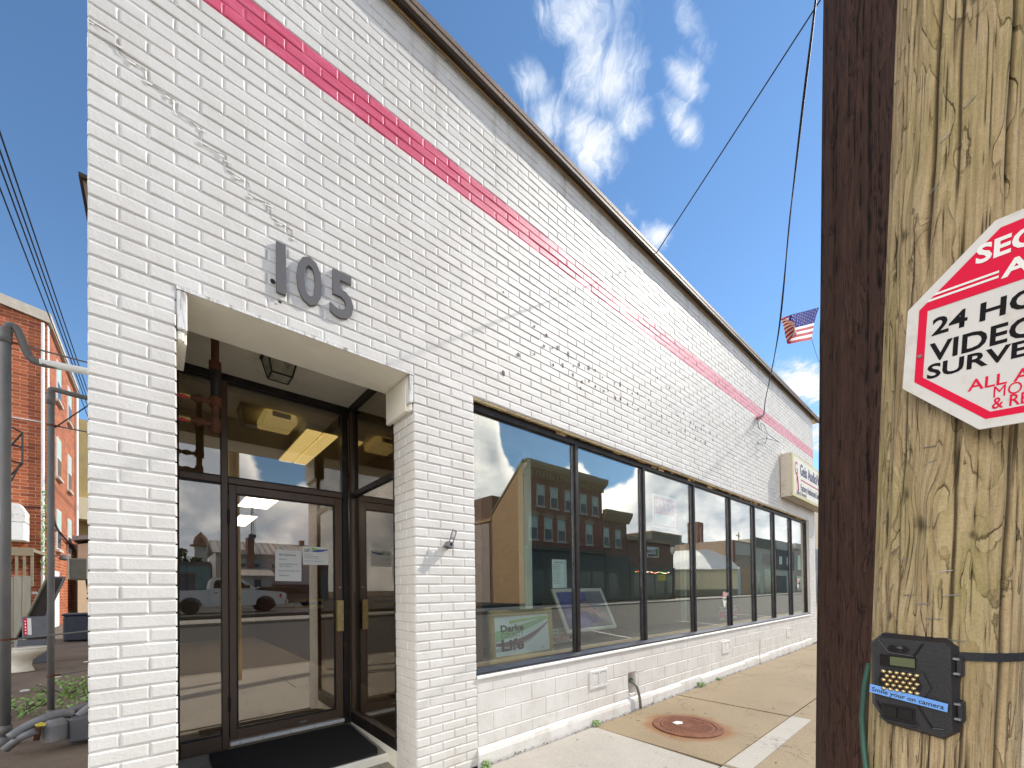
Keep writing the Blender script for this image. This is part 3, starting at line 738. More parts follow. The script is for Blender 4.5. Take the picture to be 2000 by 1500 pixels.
mb.build('tap', shop, smooth=True)
HP = [(410,450),(478,500),(463,560),(512,570),(540,570),(600,605),(320,608),(410,605),(237,260),(515,665),(568,668),(628,672),(660,662),(715,680),(748,695),(625,720),(675,760),(715,755),(750,785),(667,795),(797,810),(820,810),(790,735),(820,735),(860,765),(888,775),(862,850),(890,855),(930,800),(955,825),(985,825),(1005,838),(1048,862),(930,885),(957,885),(988,912),(1097,737),(1060,812),(1163,795),(1165,890),(1020,965),(1105,978),(1120,950),(1160,1043),(1210,950),(1243,935),(1282,985),(1218,1025),(1250,1035),(1292,1025),(1310,1015),(1340,1025),(1355,1003),(1355,1030),(1390,1045),(1310,1075),(1338,1090),(1362,1100),(1405,1085),(1430,1060),(237,712)]
def wall_pt(px, py, y=0):                                             # where a line of sight of the survey photo meets the wall plane
    d = _f*795.64+_rr*(px-1000)-_uu*(py-1141.26); t = (y+2.6)/d.y
    return (d.x*t, 1.382+d.z*t)
for a, b in HP+[(-1050, 200), (-985, 232), (-1010, 315), (-610, 335)]:
    x, z = wall_pt(900+a/2.857, 480+b/2.857); r = random.uniform(.008, .017)
    mb = MB(); mb.lathe([(r*1.0, 0), (r*.8, .0012)], 'black_iron' if random.random() < .75 else 'pipe_rust', 8, Matrix.Translation((x, -.0035, z)) @ Matrix.Rotation(R(90), 4, 'X') @ Matrix.Diagonal((1, random.uniform(.8, 2.0), 1, 1))); mb.build('screw_hole', shop)

mb = MB()                                                             # settlement crack stepping down through the joints, lifted paint
pts = [wall_pt(150+a/3, b/3) for a, b in ((70,120),(235,225),(245,310),(415,420),(420,490),(575,590),(585,670),(735,760),(740,850),(875,920),(880,1000),(1010,1080),(1015,1150),(1130,1200),(1140,1280),(1260,1350),(1265,1410))]
for (xa, za), (xb, zb) in zip(pts, pts[1:]):
    n = 7
    up = []; dn = []
    for i in range(n+1):
        t = i/n; x = xa+(xb-xa)*t+random.uniform(-.003, .003); z = za+(zb-za)*t+random.uniform(-.003, .003); wv = random.uniform(.0004, .0022)*(1 if random.random() < .8 else .1)
        up.append((x+wv*.5, z+wv)); dn.append((x-wv*.5, z-wv))
    mb.prism(dn+up[::-1], -.0036, -.0015, 'crack_grey')
    for _ in range(1):
        t = random.random(); x = xa+(xb-xa)*t; z = za+(zb-za)*t-.006; s = random.uniform(.008, .022); h = random.uniform(.005, .012)
        mb.add([(x-s, -.0035, z), (x+s, -.0035, z+.004), (x+s*.7, -.0065, z-h), (x-s*.5, -.0055, z-h*.8)], [(0, 1, 2, 3)], W)
mb.build('paint_crack', shop)
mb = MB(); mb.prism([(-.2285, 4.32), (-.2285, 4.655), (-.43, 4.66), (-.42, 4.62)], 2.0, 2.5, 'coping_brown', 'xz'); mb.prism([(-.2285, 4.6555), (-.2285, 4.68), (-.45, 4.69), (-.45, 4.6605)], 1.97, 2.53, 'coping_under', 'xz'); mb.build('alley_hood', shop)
# ================================================================== ground
def sheet(name, polys, z, m, kind='structure', thick=None):
    mb = MB()
    for p in polys:
        if thick: mb.prism(p, z-thick, z, m, 'xy')
        else: mb.add([(x, y, z) for x, y in p], [tuple(range(len(p)))], m)
    return tag(mb.build(name), kind=kind)
rect = lambda a, b, c, d: [(a, b), (c, b), (c, d), (a, d)]
sheet('ground', [rect(-900, -900, 1100, 900)], -.16, 'dirt')
sheet('road', [rect(-300, -17.4, 400, -3.52)], -.130, 'asphalt')
mb = MB()                                                             # near pavement: separate poured bays with open joints
mb.box((-60, -3.34, -.15), (140, .02, -.016), 'mortar_dark')
ys = [-.0, -1.275, -3.33]
xs = [-14, -11.2, -8.4, -5.6, -2.8, -.6, 1.52, 3.29, 5.02, 6.93, 8.75, 10.6, 12.45, 14.5, 17, 20, 24, 30, 40]
for i in range(len(xs)-1):
    for k in range(2):
        a, b = xs[i]+.006, xs[i+1]-.006; c, d = ys[k+1]+.006, ys[k]-(.052 if k == 0 and 1.9 < xs[i+1] and xs[i] < 11.6 else .006)
        m_ = 'concrete_new' if (xs[i+1] <= 3.3 and xs[i+1] > -.7) else ('concrete_tan' if xs[i] >= 3.2 else 'concrete_grey')
        sk = .03*math.sin(i*2.3+k)
        dz = .004*math.sin(i*1.7+k*2)
        mb.prism([(a+sk*.3, d), (a-sk, c), (b-sk*.8, c), (b+sk*.2, d)][::-1], -.12, dz, m_, 'xy')
mb.prism(rect(5.03, -1.46, 3.31, -1.29), .002, .0085, 'concrete_new', 'xy')
tag(mb.build('pavement'), kind='structure')
mb = MB(); mb.box((-60, -3.50, -.16), (140, -3.345, 0), 'concrete_grey', bev=.015); tag(mb.build('kerb'), kind='structure')
mb = MB(); mb.box((-60, -17.55, -.16), (140, -17.40, .02), 'concrete_grey', bev=.02); mb.box((-60, -20.6, -.16), (140, -17.56, .018), 'concrete_new'); tag(mb.build('far_pavement'), kind='structure')
sheet('parking_lot', [rect(-60, -80, 21.9, -20.7)], .20, 'asphalt', thick=.3)
mb = MB()
for p in ([(11.5, -6.2), (11.62, -6.2), (10.5, -3.6), (10.38, -3.6)], [(17.5, -6.2), (17.62, -6.2), (16.5, -3.6), (16.38, -3.6)], [(23.5, -6.2), (23.62, -6.2), (22.5, -3.6), (22.38, -3.6)]):
    mb.add([(x, y, -.126) for x, y in p], [(0, 1, 2, 3)], 'white_line')
tag(mb.build('road_marking'), kind='structure')
mb = MB(); N = 40                                                     # rough bare earth of the yard
vs = []; fs = []
for i in range(N+1):
    for j in range(N+1):
        x = -14+13.77*i/N; y = .03+34*(j/N)**1.6
        vs.append((x, y, .0+.03*math.sin(x*3.1+y*1.7)*math.sin(y*2.3-x)+random.uniform(-.012, .012)-.012))
for i in range(N):
    for j in range(N): a = i*(N+1)+j; fs.append((a, a+N+1, a+N+2, a+1))
mb.add(vs, fs, 'dirt'); tag(mb.build('yard_earth', smooth=True), kind='structure')
mb = MB()
for _ in range(420):
    x = random.uniform(1.9, 11.6); y = -.042+random.gauss(0, .012); q = random.uniform(.003, .010)
    if random.random() < .25: x = random.uniform(1.6, 9); y = random.uniform(-2.4, -.06); q *= .8
    mb.add([(x-q, y-q*.6, .006), (x+q*.8, y-q, .006), (x+q, y+q*.7, .006), (x-q*.6, y+q, .006), (x, y, .006+q*.9)], [(0, 1, 4), (1, 2, 4), (2, 3, 4), (3, 0, 4)], random.choice(('dirt', 'dirt', 'bark', 'concrete_grey')))
tag(mb.build('grit'), 'loose dark grit gathered along the foot of the wall', None, None, 'stuff')
# iron lid
mh = thing('manhole_cover', 'round rusty manhole cover set in the tan pavement bay', 'manhole cover', (3.96, -.68, 0))
mx = Matrix.Translation((3.96, -.68, 0))
mb = MB(); mb.lathe([(.325, -.05), (.325, .006), (.319, .0095), (.262, .0095), (.257, .004), (.257, -.05)], 'iron_rust', 48, mx); mb.build('ring', mh)
mb = MB(); mb.lathe([(.252, -.05), (.252, .006), (.248, .0085), (0.001, .0085)], 'iron_rust', 48, mx)
for i in range(-14, 15):
    for j in range(-14, 15):
        x, y = i*.0165, j*.0165
        if x*x+y*y < .052 and (i+j) % 2 == 0 and not (abs(x) < .05 and abs(y) < .04): mb.box((3.96+x-.006, -.68+y-.006, .0085), (3.96+x+.006, -.68+y+.006, .0108), 'iron_rust')
mb.build('lid', mh)
mb = MB(); mb.prism([(3.90, -.60), (3.97, -.63), (4.02, -.60), (4.00, -.55), (3.93, -.54)], .0109, .0125, 'white_paint', 'xy'); mb.build('paint_splash', mh)
# weeds along the wall
def leaf_cluster(mb, c, r, h, n, m_, size=.02):
    for _ in range(n):
        a = random.uniform(0, 6.28); q = r*math.sqrt(random.random()); z = h*random.random()
        p = Vector((c[0]+q*math.cos(a), c[1]+q*math.sin(a), c[2]+z)); s = size*random.uniform(.5, 1.3)
        t = Vector((random.uniform(-1, 1), random.uniform(-1, 1), random.uniform(-.2, .8))).normalized(); u = t.orthogonal().normalized()
        mb.add([p-t*s, p+u*s*.4, p+t*s, p-u*s*.4], [(0, 1, 2, 3)], m_)
for k, (x, y, r, h, n, lb) in enumerate(((3.32, -.055, .05, .05, 60, 'small green weed at the corner of the pale pavement bay'), (5.65, -.06, .06, .07, 90, 'bright green tuft of weed by the wall past the manhole cover'), (6.25, -.055, .05, .04, 40, 'low weed in the crack below the middle vent'), (1.93, -.05, .05, .04, 40, 'weed sprig at the foot of the pillar beside the door'), (8.0, -.05, .025, .40, 30, 'tall thin dry weed stalk against the block wall'))):
    mb = MB(); leaf_cluster(mb, (x, y, .0), r, h, n, 'leaf', .018 if k < 4 else .010)
    if k == 4: mb.tube([(x, y, 0), (x+.02, y+.01, .2), (x+.10, y+.02, .42)], .003, 'old_wood', 5)
    tag(mb.build('weed'), lb, 'weed', 'weeds along the shop wall')

# ================================================================== things on and in the shop
mb = MB(); mb.prism([(.29, .515), (1.30, .515), (1.335, .60), (1.335, 1.22), (1.29, 1.262), (.30, 1.262)], 0, .016, 'mat_rubber', 'xy', Matrix.Translation((0, 0, .0705)) @ Matrix.Rotation(R(3.4), 4, 'X'))
tag(mb.build('door_mat'), 'black rubber door mat on the step in front of the door', 'door mat')
t = thing('ceiling_lantern', 'black square lantern with frosted panes on the porch ceiling', 'lantern', (.69, .75, 3.12))
mb = MB(); a, b = .10, .066; zt, zb = 3.098, 2.955
for sx, sy in ((-1, -1), (1, -1), (1, 1), (-1, 1)): mb.tube([(.69+sx*a, .75+sy*a, zt), (.69+sx*b, .75+sy*b, zb)], .0065, 'black_iron', 6)
for s, z in ((a, zt), (b, zb)):
    cs = [(.69+sx*s, .75+sy*s, z) for sx, sy in ((-1, -1), (1, -1), (1, 1), (-1, 1), (-1, -1))]
    for p, q in zip(cs, cs[1:]): mb.tube([p, q], .0065, 'black_iron', 6)
mb.box((.69-a-.012, .75-a-.012, 3.1), (.69+a+.012, .75+a+.012, 3.1195), 'black_iron', bev=.004); mb.build('frame', t)
for k in range(4):
    r_ = Matrix.Translation((.69, .75, 0)) @ Matrix.Rotation(R(90*k), 4, 'Z'); mb = MB()
    mb.add([(-a+.005, -a, zt), (a-.005, -a, zt), (b-.004, -b, zb), (-b+.004, -b, zb)], [(0, 3, 2, 1)], 'lantern_glass', r_); mb.build('pane', t)
mb = MB(); mb.box((.69-b+.006, .75-b+.006, zb-.001), (.69+b-.006, .75+b-.006, zb+.002), 'lantern_glass'); mb.build('pane', t)
# sprinkler pipe with two red valves
t = thing('standpipe', 'rusty iron standpipe with two red valve handles inside the porch', 'pipe', (.295, .67, 3.12)); px, py = .295, .67
mb = MB(); mb.tube([(px, py, 3.119), (px, py, 2.45)], .022, 'pipe_rust', 14); mb.tube([(px+.004, py, 2.87), (px+.004, py, 2.665)], .030, 'pipe_dark', 16)
mb.tube([(px, py, 2.895), (px, py, 2.84)], .034, 'pipe_rust', 14); mb.tube([(px+.002, py, 2.66), (px+.002, py, 2.60)], .034, 'pipe_rust', 14); mb.tube([(px, py, 2.52), (px, py, 2.455)], .030, 'pipe_rust', 14)
mb.lathe([(.002, -.036), (.02, -.031), (.031, 0), (.02, .02), (.002, .024)], 'pipe_rust', 14, Matrix.Translation((px, py, 2.458)))
for z in (2.628, 2.482):
    mb.tube([(px, py, z), (.10, py, z)], .015, 'pipe_rust', 10); mb.tube([(.232, py, z), (.214, py, z)], .021, 'pipe_rust', 12); mb.tube([(.2135, py, z), (.200, py, z)], .028, 'pipe_rust', 6); mb.tube([(.1995, py, z), (.182, py, z)], .021, 'pipe_rust', 12); mb.tube([(.27, py, z), (.255, py, z)], .020, 'pipe_rust', 12)
    mb.tube([(.165, py, z), (.11, py, z)], .020, 'brass', 12)
mb.build('pipework', t, smooth=False)
for z in (2.628, 2.482):
    mb = MB(); mb.box((.098, py-.052, z-.030), (.160, py-.040, z-.019), 'red_enamel', bev=.004); mb.box((.118, py-.058, z-.036), (.138, py-.036, z-.013), 'red_enamel', bev=.004); mb.tube([(.128, py-.038, z-.024), (.128, py-.015, z-.01)], .006, 'brass', 8); mb.build('valve_handle', t)
# wall bracket
mb = MB(); B = Matrix.Translation((1.625, 0, 1.705)) @ Matrix.Rotation(R(20), 4, 'Y')
mb.box((-.028, -.060, -.012), (.028, .004, .0), 'galv_old', B, .003)
for a_, b_, c_, d_ in ((-.020, -.012, .0, .125), (.012, .020, .0, .125), (-.012, .012, .0, .010), (-.012, .012, .055, .066), (-.012, .012, .113, .125)): mb.box((a_, -.058, c_), (b_, -.052, d_), 'galv_old', B)
mb.prism([(-.03, -.012), (.03, -.012), (.024, .018), (-.018, .03)], -.062, -.01, 'galv_old', 'xz', B); mb.box((-.006, -.062, .0005), (.010, -.0, .028), 'pipe_rust', B)
tag(mb.build('wall_bracket'), 'small slotted metal bracket screwed to the pillar right of the door', 'bracket')
# hanging light-box sign
t = thing('light_box_sign', 'cream light-box shop sign with blue and pink lettering fixed over the far windows', 'sign', (11, -.12, 3.1))
SX0, SX1, SZ0, SZ1, SY = 9.50, 12.6, 3.16, 4.035, -.215
mb = MB(); mb.box((SX0, SY+.018, SZ0), (SX1, -.012, SZ1), 'sign_box_side', bev=.006); mb.box((SX0-.005, -.03, SZ0+.0), (SX0+.0, -.012, SZ1+.03), 'sign_box_side')
for z in (SZ0+.06, SZ1-.05):
    for y in (-.045, -.185): mb.lathe([(.008, 0), (.006, .004)], 'black_iron', 8, Matrix.Translation((SX0-.001, y, z)) @ Matrix.Rotation(R(-90), 4, 'Y'))
mb.build('cabinet', t)
mb = MB(); mb.box((SX0+.01, SY-.005, SZ0+.005), (SX1-.01, SY+.0175, SZ1-.02), 'sign_trim', bev=.004); mb.build('trim', t)
mb = MB(); mb.box((SX0+.07, SY-.0075, SZ0+.055), (SX1-.07, SY-.0055, SZ1-.075), 'sign_face'); mb.box((SX0+.55, SY-.0095, 3.545), (SX1-.1, SY-.0078, 3.575), 'rose'); mb.build('panel', t)
SM = lambda x, z: FAC(x, z, SY-.0098)
text_mesh('lettering', 'G', .38, 'rose', SM(SX0+.12, 3.62), t, bold=.01, sx=.8); text_mesh('lettering', 'A', .34, 'rose', SM(SX0+.22, 3.45), t, sx=.5)
mb = MB(); mb.tube([(SX0+.30, SY-.0095, 3.60), (SX0+.33, SY-.0095, 3.45), (SX0+.36, SY-.0095, 3.30)], .012, 'rose', 6); mb.build('swash', t)
text_mesh('lettering', 'Geis Audio/Video', .33, 'navy', SM(SX0+.50, 3.66), t, bold=.022, sx=.85); text_mesh('lettering', 'Factory Authorized Service', .20, 'navy', SM(SX0+.52, 3.34), t, bold=.012, sx=.75); text_mesh('lettering', 'Sales & Service', .12, 'ink_grey', SM(SX0+.22, 3.235), t)
# notices on the glass
def paper(name, x0, x1, z0, z1, y, m_, label, cat, lines=(), tilt=0, group=None, back=False):
    t = thing(name, label, cat, ((x0+x1)/2, y, z0), group)
    mb = MB(); mb.box((x0, y, z0), (x1, y+.0006, z1), m_, Matrix.Translation(((x0+x1)/2, 0, (z0+z1)/2)) @ Matrix.Rotation(tilt, 4, 'Y') @ Matrix.Translation((-(x0+x1)/2, 0, -(z0+z1)/2))); mb.build('sheet', t)
    for (tx, dx, dz, s, mm, bd) in lines: text_mesh('lettering', tx, s, mm, FAC(x0+dx, z1-dz, y-.0004), t, bold=bd, ext=.0002)
    return t
yd = dy+.0185
paper('notice', .762, .966, 1.474, 1.744, yd, 'paper', 'white printed notice taped to the door glass, left of the coloured card', 'notice', (
    ('All Deliveries', .028, .050, .024, 'ink_grey', .012), ('Take to:', .028, .086, .018, 'ink_grey', .005), ('Geis Audio/Video, Inc.', .028, .128, .0165, 'ink_grey', .005), ('107 W. 4th St', .028, .148, .0165, 'ink_grey', .005), ('Brown Door Next Door', .028, .186, .0165, 'ink_grey', .005), ('Thank you', .028, .226, .018, 'ink_grey', .005)), R(.8))
t = paper('notice', .976, 1.190, 1.622, 1.784, yd-.0008, 'paper', 'small white card with green and blue swoosh taped to the door glass', 'notice', (('County', .014, .028, .018, 'ink', .01), ('LIFE', .014, .048, .024, 'ink', .02), ('We are moving', .014, .075, .010, 'ink_grey', 0), ('Please visit our new location', .014, .090, .010, 'ink_grey', .004), ('on Broadway in early summer.', .014, .104, .010, 'ink_grey', 0), ('We look forward to seeing you there!', .014, .132, .010, 'ink_grey', 0)), R(-1))
mb = MB()
def ribbon(mb, fx, x0, x1, wid, y, m_, n=14):
    top = []; bot = []
    for i in range(n+1):
        u = i/n; x = x0+(x1-x0)*u; top.append((x, fx(u)+wid(u)/2)); bot.append((x, fx(u)-wid(u)/2))
    for i in range(n): mb.add([(bot[i][0], y, bot[i][1]), (bot[i+1][0], y, bot[i+1][1]), (top[i+1][0], y, top[i+1][1]), (top[i][0], y, top[i][1])], [(0, 1, 2, 3)], m_)
mat('soft_green', L((150, 196, 150)), .6, var=.04); mat('soft_mauve', L((120, 92, 104)), .6, var=.04); mat('soft_grey', L((176, 180, 184)), .6, var=.03); mat('soft_blue', L((92, 100, 170)), .6, var=.04); mat('lime', L((160, 206, 110)), .6, var=.04)
ribbon(mb, lambda u: 1.768-.012*math.sin(u*3), 1.05, 1.186, lambda u: .022*(1-u*.7), yd-.0014, 'lime'); ribbon(mb, lambda u: 1.744+.018*u*u, 1.04, 1.186, lambda u: .02*math.sin(u*2.9)+.002, yd-.0016, 'soft_blue'); mb.build('swoosh', t)
paper('notice', 2.868, 3.075, 1.385, 1.664, .0915, 'paper_blue', 'white typed sheet taped inside the first shop window', 'notice', tuple([('Business Hours', .03, .035, .020, 'ink_grey', .01)]+[(random.choice(('Monday by appointment', 'Tuesday ten to four', 'Please ring for help', 'Closed on Sundays', 'Parking at the rear')), .015, .055+.018*i, .0115, 'ink_grey', 0) for i in range(11)]), R(-.6))
t = thing('rent_sign', 'faded red and white FOR RENT sign hanging in the third shop window', 'sign', (5.03, .094, 2.14))
mb = MB(); x0, x1, z0, z1, y = 4.728, 5.333, 2.142, 2.578, .0915
mb.box((x0, y, z0), (x1, y+.003, z1), 'sign_white'); mb.build('board', t)
mb = MB(); mb.box((x0+.035, y-.0012, z0+.185), (x1-.035, y-.0002, z1-.03), 'faded_red')
for a, b, c, d in ((x0+.035, x0+.05, z0+.03, z0+.185), (x1-.05, x1-.035, z0+.03, z0+.185), (x0+.05, x1-.05, z0+.03, z0+.045)): mb.box((a, y-.0012, c), (b, y-.0002, d), 'faded_red')
mb.build('printing', t)
text_mesh('lettering', 'FOR RENT', .205, 'sign_white', FAC(x0+.053, z0+.222, y-.0022), t, bold=.02, sx=.545)
text_mesh('lettering', '4', .05, 'leaf', FAC(x1-.085, z0+.095, y-.0022), t)
# sticker shields and the reversed property sign
for (x, z, s, lb) in ((6.868, 1.173, .125, 'red and white shield sticker low on the fourth shop window'), (10.925, 1.423, .115, 'red and white shield sticker on the last shop window')):
    t = thing('alarm_sticker', lb, 'sticker', (x, .09, z), 'alarm shield stickers'); mb = MB(); y = .083
    out = [(-.55, -.25), (-.2, -1), (.2, -1), (.55, -.25), (.55, .4), (.35, .95), (-.35, .95), (-.55, .4)]
    mb.prism([(x+a*s, z+b*s) for a, b in out], y-.0006, y, 'sign_white'); mb.build('sheet', t)
    mb = MB(); mb.prism([(x+a*s*.92, z+b*s*.94) for a, b in [(-.55, .35), (.55, .35), (.55, .42), (.35, .95), (-.35, .95), (-.55, .42)]], y-.0014, y-.0007, 'sign_red'); mb.build('band', t)
    text_mesh('lettering', 'ALARM', .075, 'sign_white', FAC(x-.048, z+.055, y-.0018), t, bold=.015, sx=.9*s/.125); text_mesh('lettering', 'WARNING', .06, 'ink', FAC(x-.052, z-.02, y-.0010), t, bold=.01, sx=.85*s/.125)
for (x0, x1, z0, z1, y, lb) in ((7.215, 7.955, .800, 1.026, .30, 'red and white property sign seen from behind in the fifth shop window'), (3.30, 3.86, .745, .915, .62, 'red and white property sign seen from behind below the leaning painting')):
    t = thing('property_sign', lb, 'sign', ((x0+x1)/2, y, z0), 'reversed property signs'); mb = MB(); mb.box((x0, y, z0), (x1, y+.004, z1), 'sign_white'); mb.build('board', t)
    h = z1-z0; mb = MB(); mb.box((x0+.01, y-.0014, z0+.18*h), (x1-.01, y-.0002, z0+.66*h), 'faded_red' if x0 < 5 else 'sign_red'); mb.build('band', t)
    flip = lambda xx, zz: frame_mx((xx, y-.0020, zz), (-1, 0, 0), (0, 0, 1))
    for tx, zz, s, mm in (('UNDER VIDEO WATCH', .74, .125*h/.226*.5, 'ink'), ('PROPERTY', .43, .098*h/.226, 'sign_white'), ('ENTRY', .22, .085*h/.226, 'sign_white'), ('no trespassing', .06, .05*h/.226, 'ink')):
        text_mesh('lettering', tx, s, mm, flip((x0+x1)/2, z0+zz*h), t, bold=.02, sx=1.25, align='CENTER', ext=.0003)
# framed poster and leaning painting on the display shelf
def framed(name, label, cat, o, t_, up, w_, h_, bw, m_, inner, thick=.035):
    t = thing(name, label, cat, o); mx = frame_mx(o, t_, up); n_in = bw
    mb = MB()
    for a, b, c, d in ((0, w_, 0, bw), (0, w_, h_-bw, h_), (0, bw, bw, h_-bw), (w_-bw, w_, bw, h_-bw)):
        mb.box((a, c, -thick), (b, d, 0), m_, mx, .006); e = .012
        mb.box((a+e, c+e, 0), (b-e, d-e, .007), m_, mx, .006)
    nb = int((w_+h_)*2/.05)
    mb.build('frame', t)
    mb = MB(); mb.box((bw-.004, bw-.004, -thick*.7), (w_-bw+.004, h_-bw+.004, -.008), inner, mx); mb.build('print', t)
    return t, mx
lean = lambda y0, y1, h: Vector((0, y1-y0, h)).normalized()
o1 = (2.195, .195, .722)
t, mx = framed('framed_poster', 'gold framed county magazine poster with green and mauve swooshes in the first window', 'poster', o1, (1, 0, 0), (0, .03, .48), .80, .47, .060, 'gold', 'paper_blue')
mb = MB(); T = mx @ Matrix.Translation((0, 0, -.0072))
def rib2(fx, wid, m_, zoff, u0=0, u1=1):
    n = 16
    for i in range(n):
        p = []
        for u in (u0+(u1-u0)*i/n, u0+(u1-u0)*(i+1)/n):
            x = .066+u*.668; p.append((x, fx(u)-wid(u)/2, zoff)); p.append((x, fx(u)+wid(u)/2, zoff))
        mb.add([p[0], p[2], p[3], p[1]], [(0, 1, 2, 3)], m_, T)
lim = lambda f: (lambda u: min(max(f(u), .09), .39))
rib2(lambda u: .235+.145*u**1.2, lambda u: .085*(1-.8*u)+.012, 'soft_green', .0006); rib2(lambda u: .345+.045*u, lambda u: .028*(1-u)+.008, 'lime', .0004, .25, 1)
rib2(lambda u: .115+.24*u*u*.9, lambda u: .05*math.sin(u*2.7+.3)+.012, 'soft_grey', .0005); rib2(lambda u: .165-.08*u+.25*u*u, lambda u: .045*math.sin(u*2.6+.5)+.006, 'soft_mauve', .0007)
mb.build('swoosh', t)
mat('plum', L((78, 54, 62)), .6, var=.03)
for tx, xa, xb, ba, cp, mm, bd in (('Darke', .128, .405, .272, .062, 'ink', .03), ('COUNTY', .130, .402, .215, .048, 'ink', -.008), ('Life', .128, .400, .100, .105, 'plum', .03)): text_fit('lettering', tx, xa, xb, ba, cp, mm, mx, t, -.0056, bd)
text_mesh('lettering', 'Life', .028, 'ink_grey', mx @ Matrix.Translation((.63, .085, -.0060)), t, ext=.0003)
o2 = (3.56, .56, .716)
mat('painting_purple', L((104, 92, 160)), .5, var=.35, scale=7, dirt=L((60, 48, 110)), dscale=4, damt=.8); mat('painting_grey', L((140, 130, 140)), .5, var=.15); mat('painting_pink', L((206, 150, 140)), .5, var=.15, scale=9)
t, mx = framed('leaning_painting', 'pale framed purple painting leaning back beside the second window', 'painting', (3.556, .50, .862), (1, 0, 0), (0, .25, .52), .965, .577, .048, 'cream_paint', 'painting_purple', .03)
mb = MB(); T = mx @ Matrix.Translation((0, 0, -.0065))
for pts, m_ in (([(.48, .06), (.93, .06), (.93, .55), (.62, .55), (.55, .40)], 'painting_grey'), ([(.30, .30), (.52, .40), (.70, .22), (.62, .10), (.50, .25)], 'painting_pink'), ([(.62, .25), (.74, .30), (.80, .22), (.72, .17)], 'painting_pink'), ([(.20, .08), (.75, .10), (.62, .20), (.30, .17)], 'painting_purple')):
    mb.add([(x, y, random.uniform(.0004, .0012)) for x, y in pts], [tuple(range(len(pts)))], m_, T)
mb.build('brushwork', t)
for x in (3.75, 4.32): mb = MB(); mb.tube([(x, .47, .713), (x, .50, .86), (x, .60, .87)], .012, 'old_wood', 6); mb.tube([(x, .60, .87), (x, .80, .713)], .012, 'old_wood', 6); mb.build('stand_leg', t)
# ceiling fittings behind the door
t = thing('ceiling_light', 'yellowed twin tube ceiling light seen through the glass above the door', 'ceiling light', (1.33, 2.2, 3.04))
mb = MB(); mb.box((1.10, 1.68, 2.975), (1.42, 2.92, 3.0395), 'inner_white', bev=.006); mb.build('housing', t)
mb = MB()
for a, b in ((1.112, 1.255), (1.268, 1.41)): mb.box((a, 1.695, 2.955), (b, 2.905, 2.9745), 'lamp_lit', bev=.008)
mb.build('diffuser', t)
t = thing('hall_light', 'bright ceiling light far down the hallway behind the door glass', 'ceiling light', (1.5, 8.2, 3.04))
mb = MB(); mb.box((1.28, 7.3, 2.97), (1.62, 8.9, 3.0395), 'inner_white', bev=.006); mb.build('housing', t)
mb = MB(); mb.box((1.30, 7.32, 2.955), (1.60, 8.88, 2.9695), 'lamp_far'); mb.build('diffuser', t)
t = thing('hall_light', 'lit ceiling light halfway down the hallway just below the top of the door glass', 'ceiling light', (1.35, 5.7, 3.04))
mb = MB(); mb.box((1.12, 5.15, 2.985), (1.62, 6.35, 3.0395), 'inner_white', bev=.006); mb.build('housing', t)
mb = MB(); mb.box((1.14, 5.17, 2.965), (1.36, 6.33, 2.9845), 'lamp_far'); mb.box((1.38, 5.17, 2.965), (1.60, 6.33, 2.9845), 'lamp_far'); mb.build('diffuser', t)
t = thing('emergency_light', 'boxy yellowed emergency light on the hallway ceiling behind the door glass', 'emergency light', (.87, 1.77, 3.04))
mb = MB(); mb.box((.735, 1.60, 2.955), (1.01, 1.95, 3.0395), 'case_glow', bev=.015); mb.build('case', t)  # whole case emits, standing in for light falling on it
mb = MB(); mb.box((.80, 1.585, 2.985), (.95, 1.5995, 3.03), 'inner_white', bev=.004); mb.build('lamp', t)
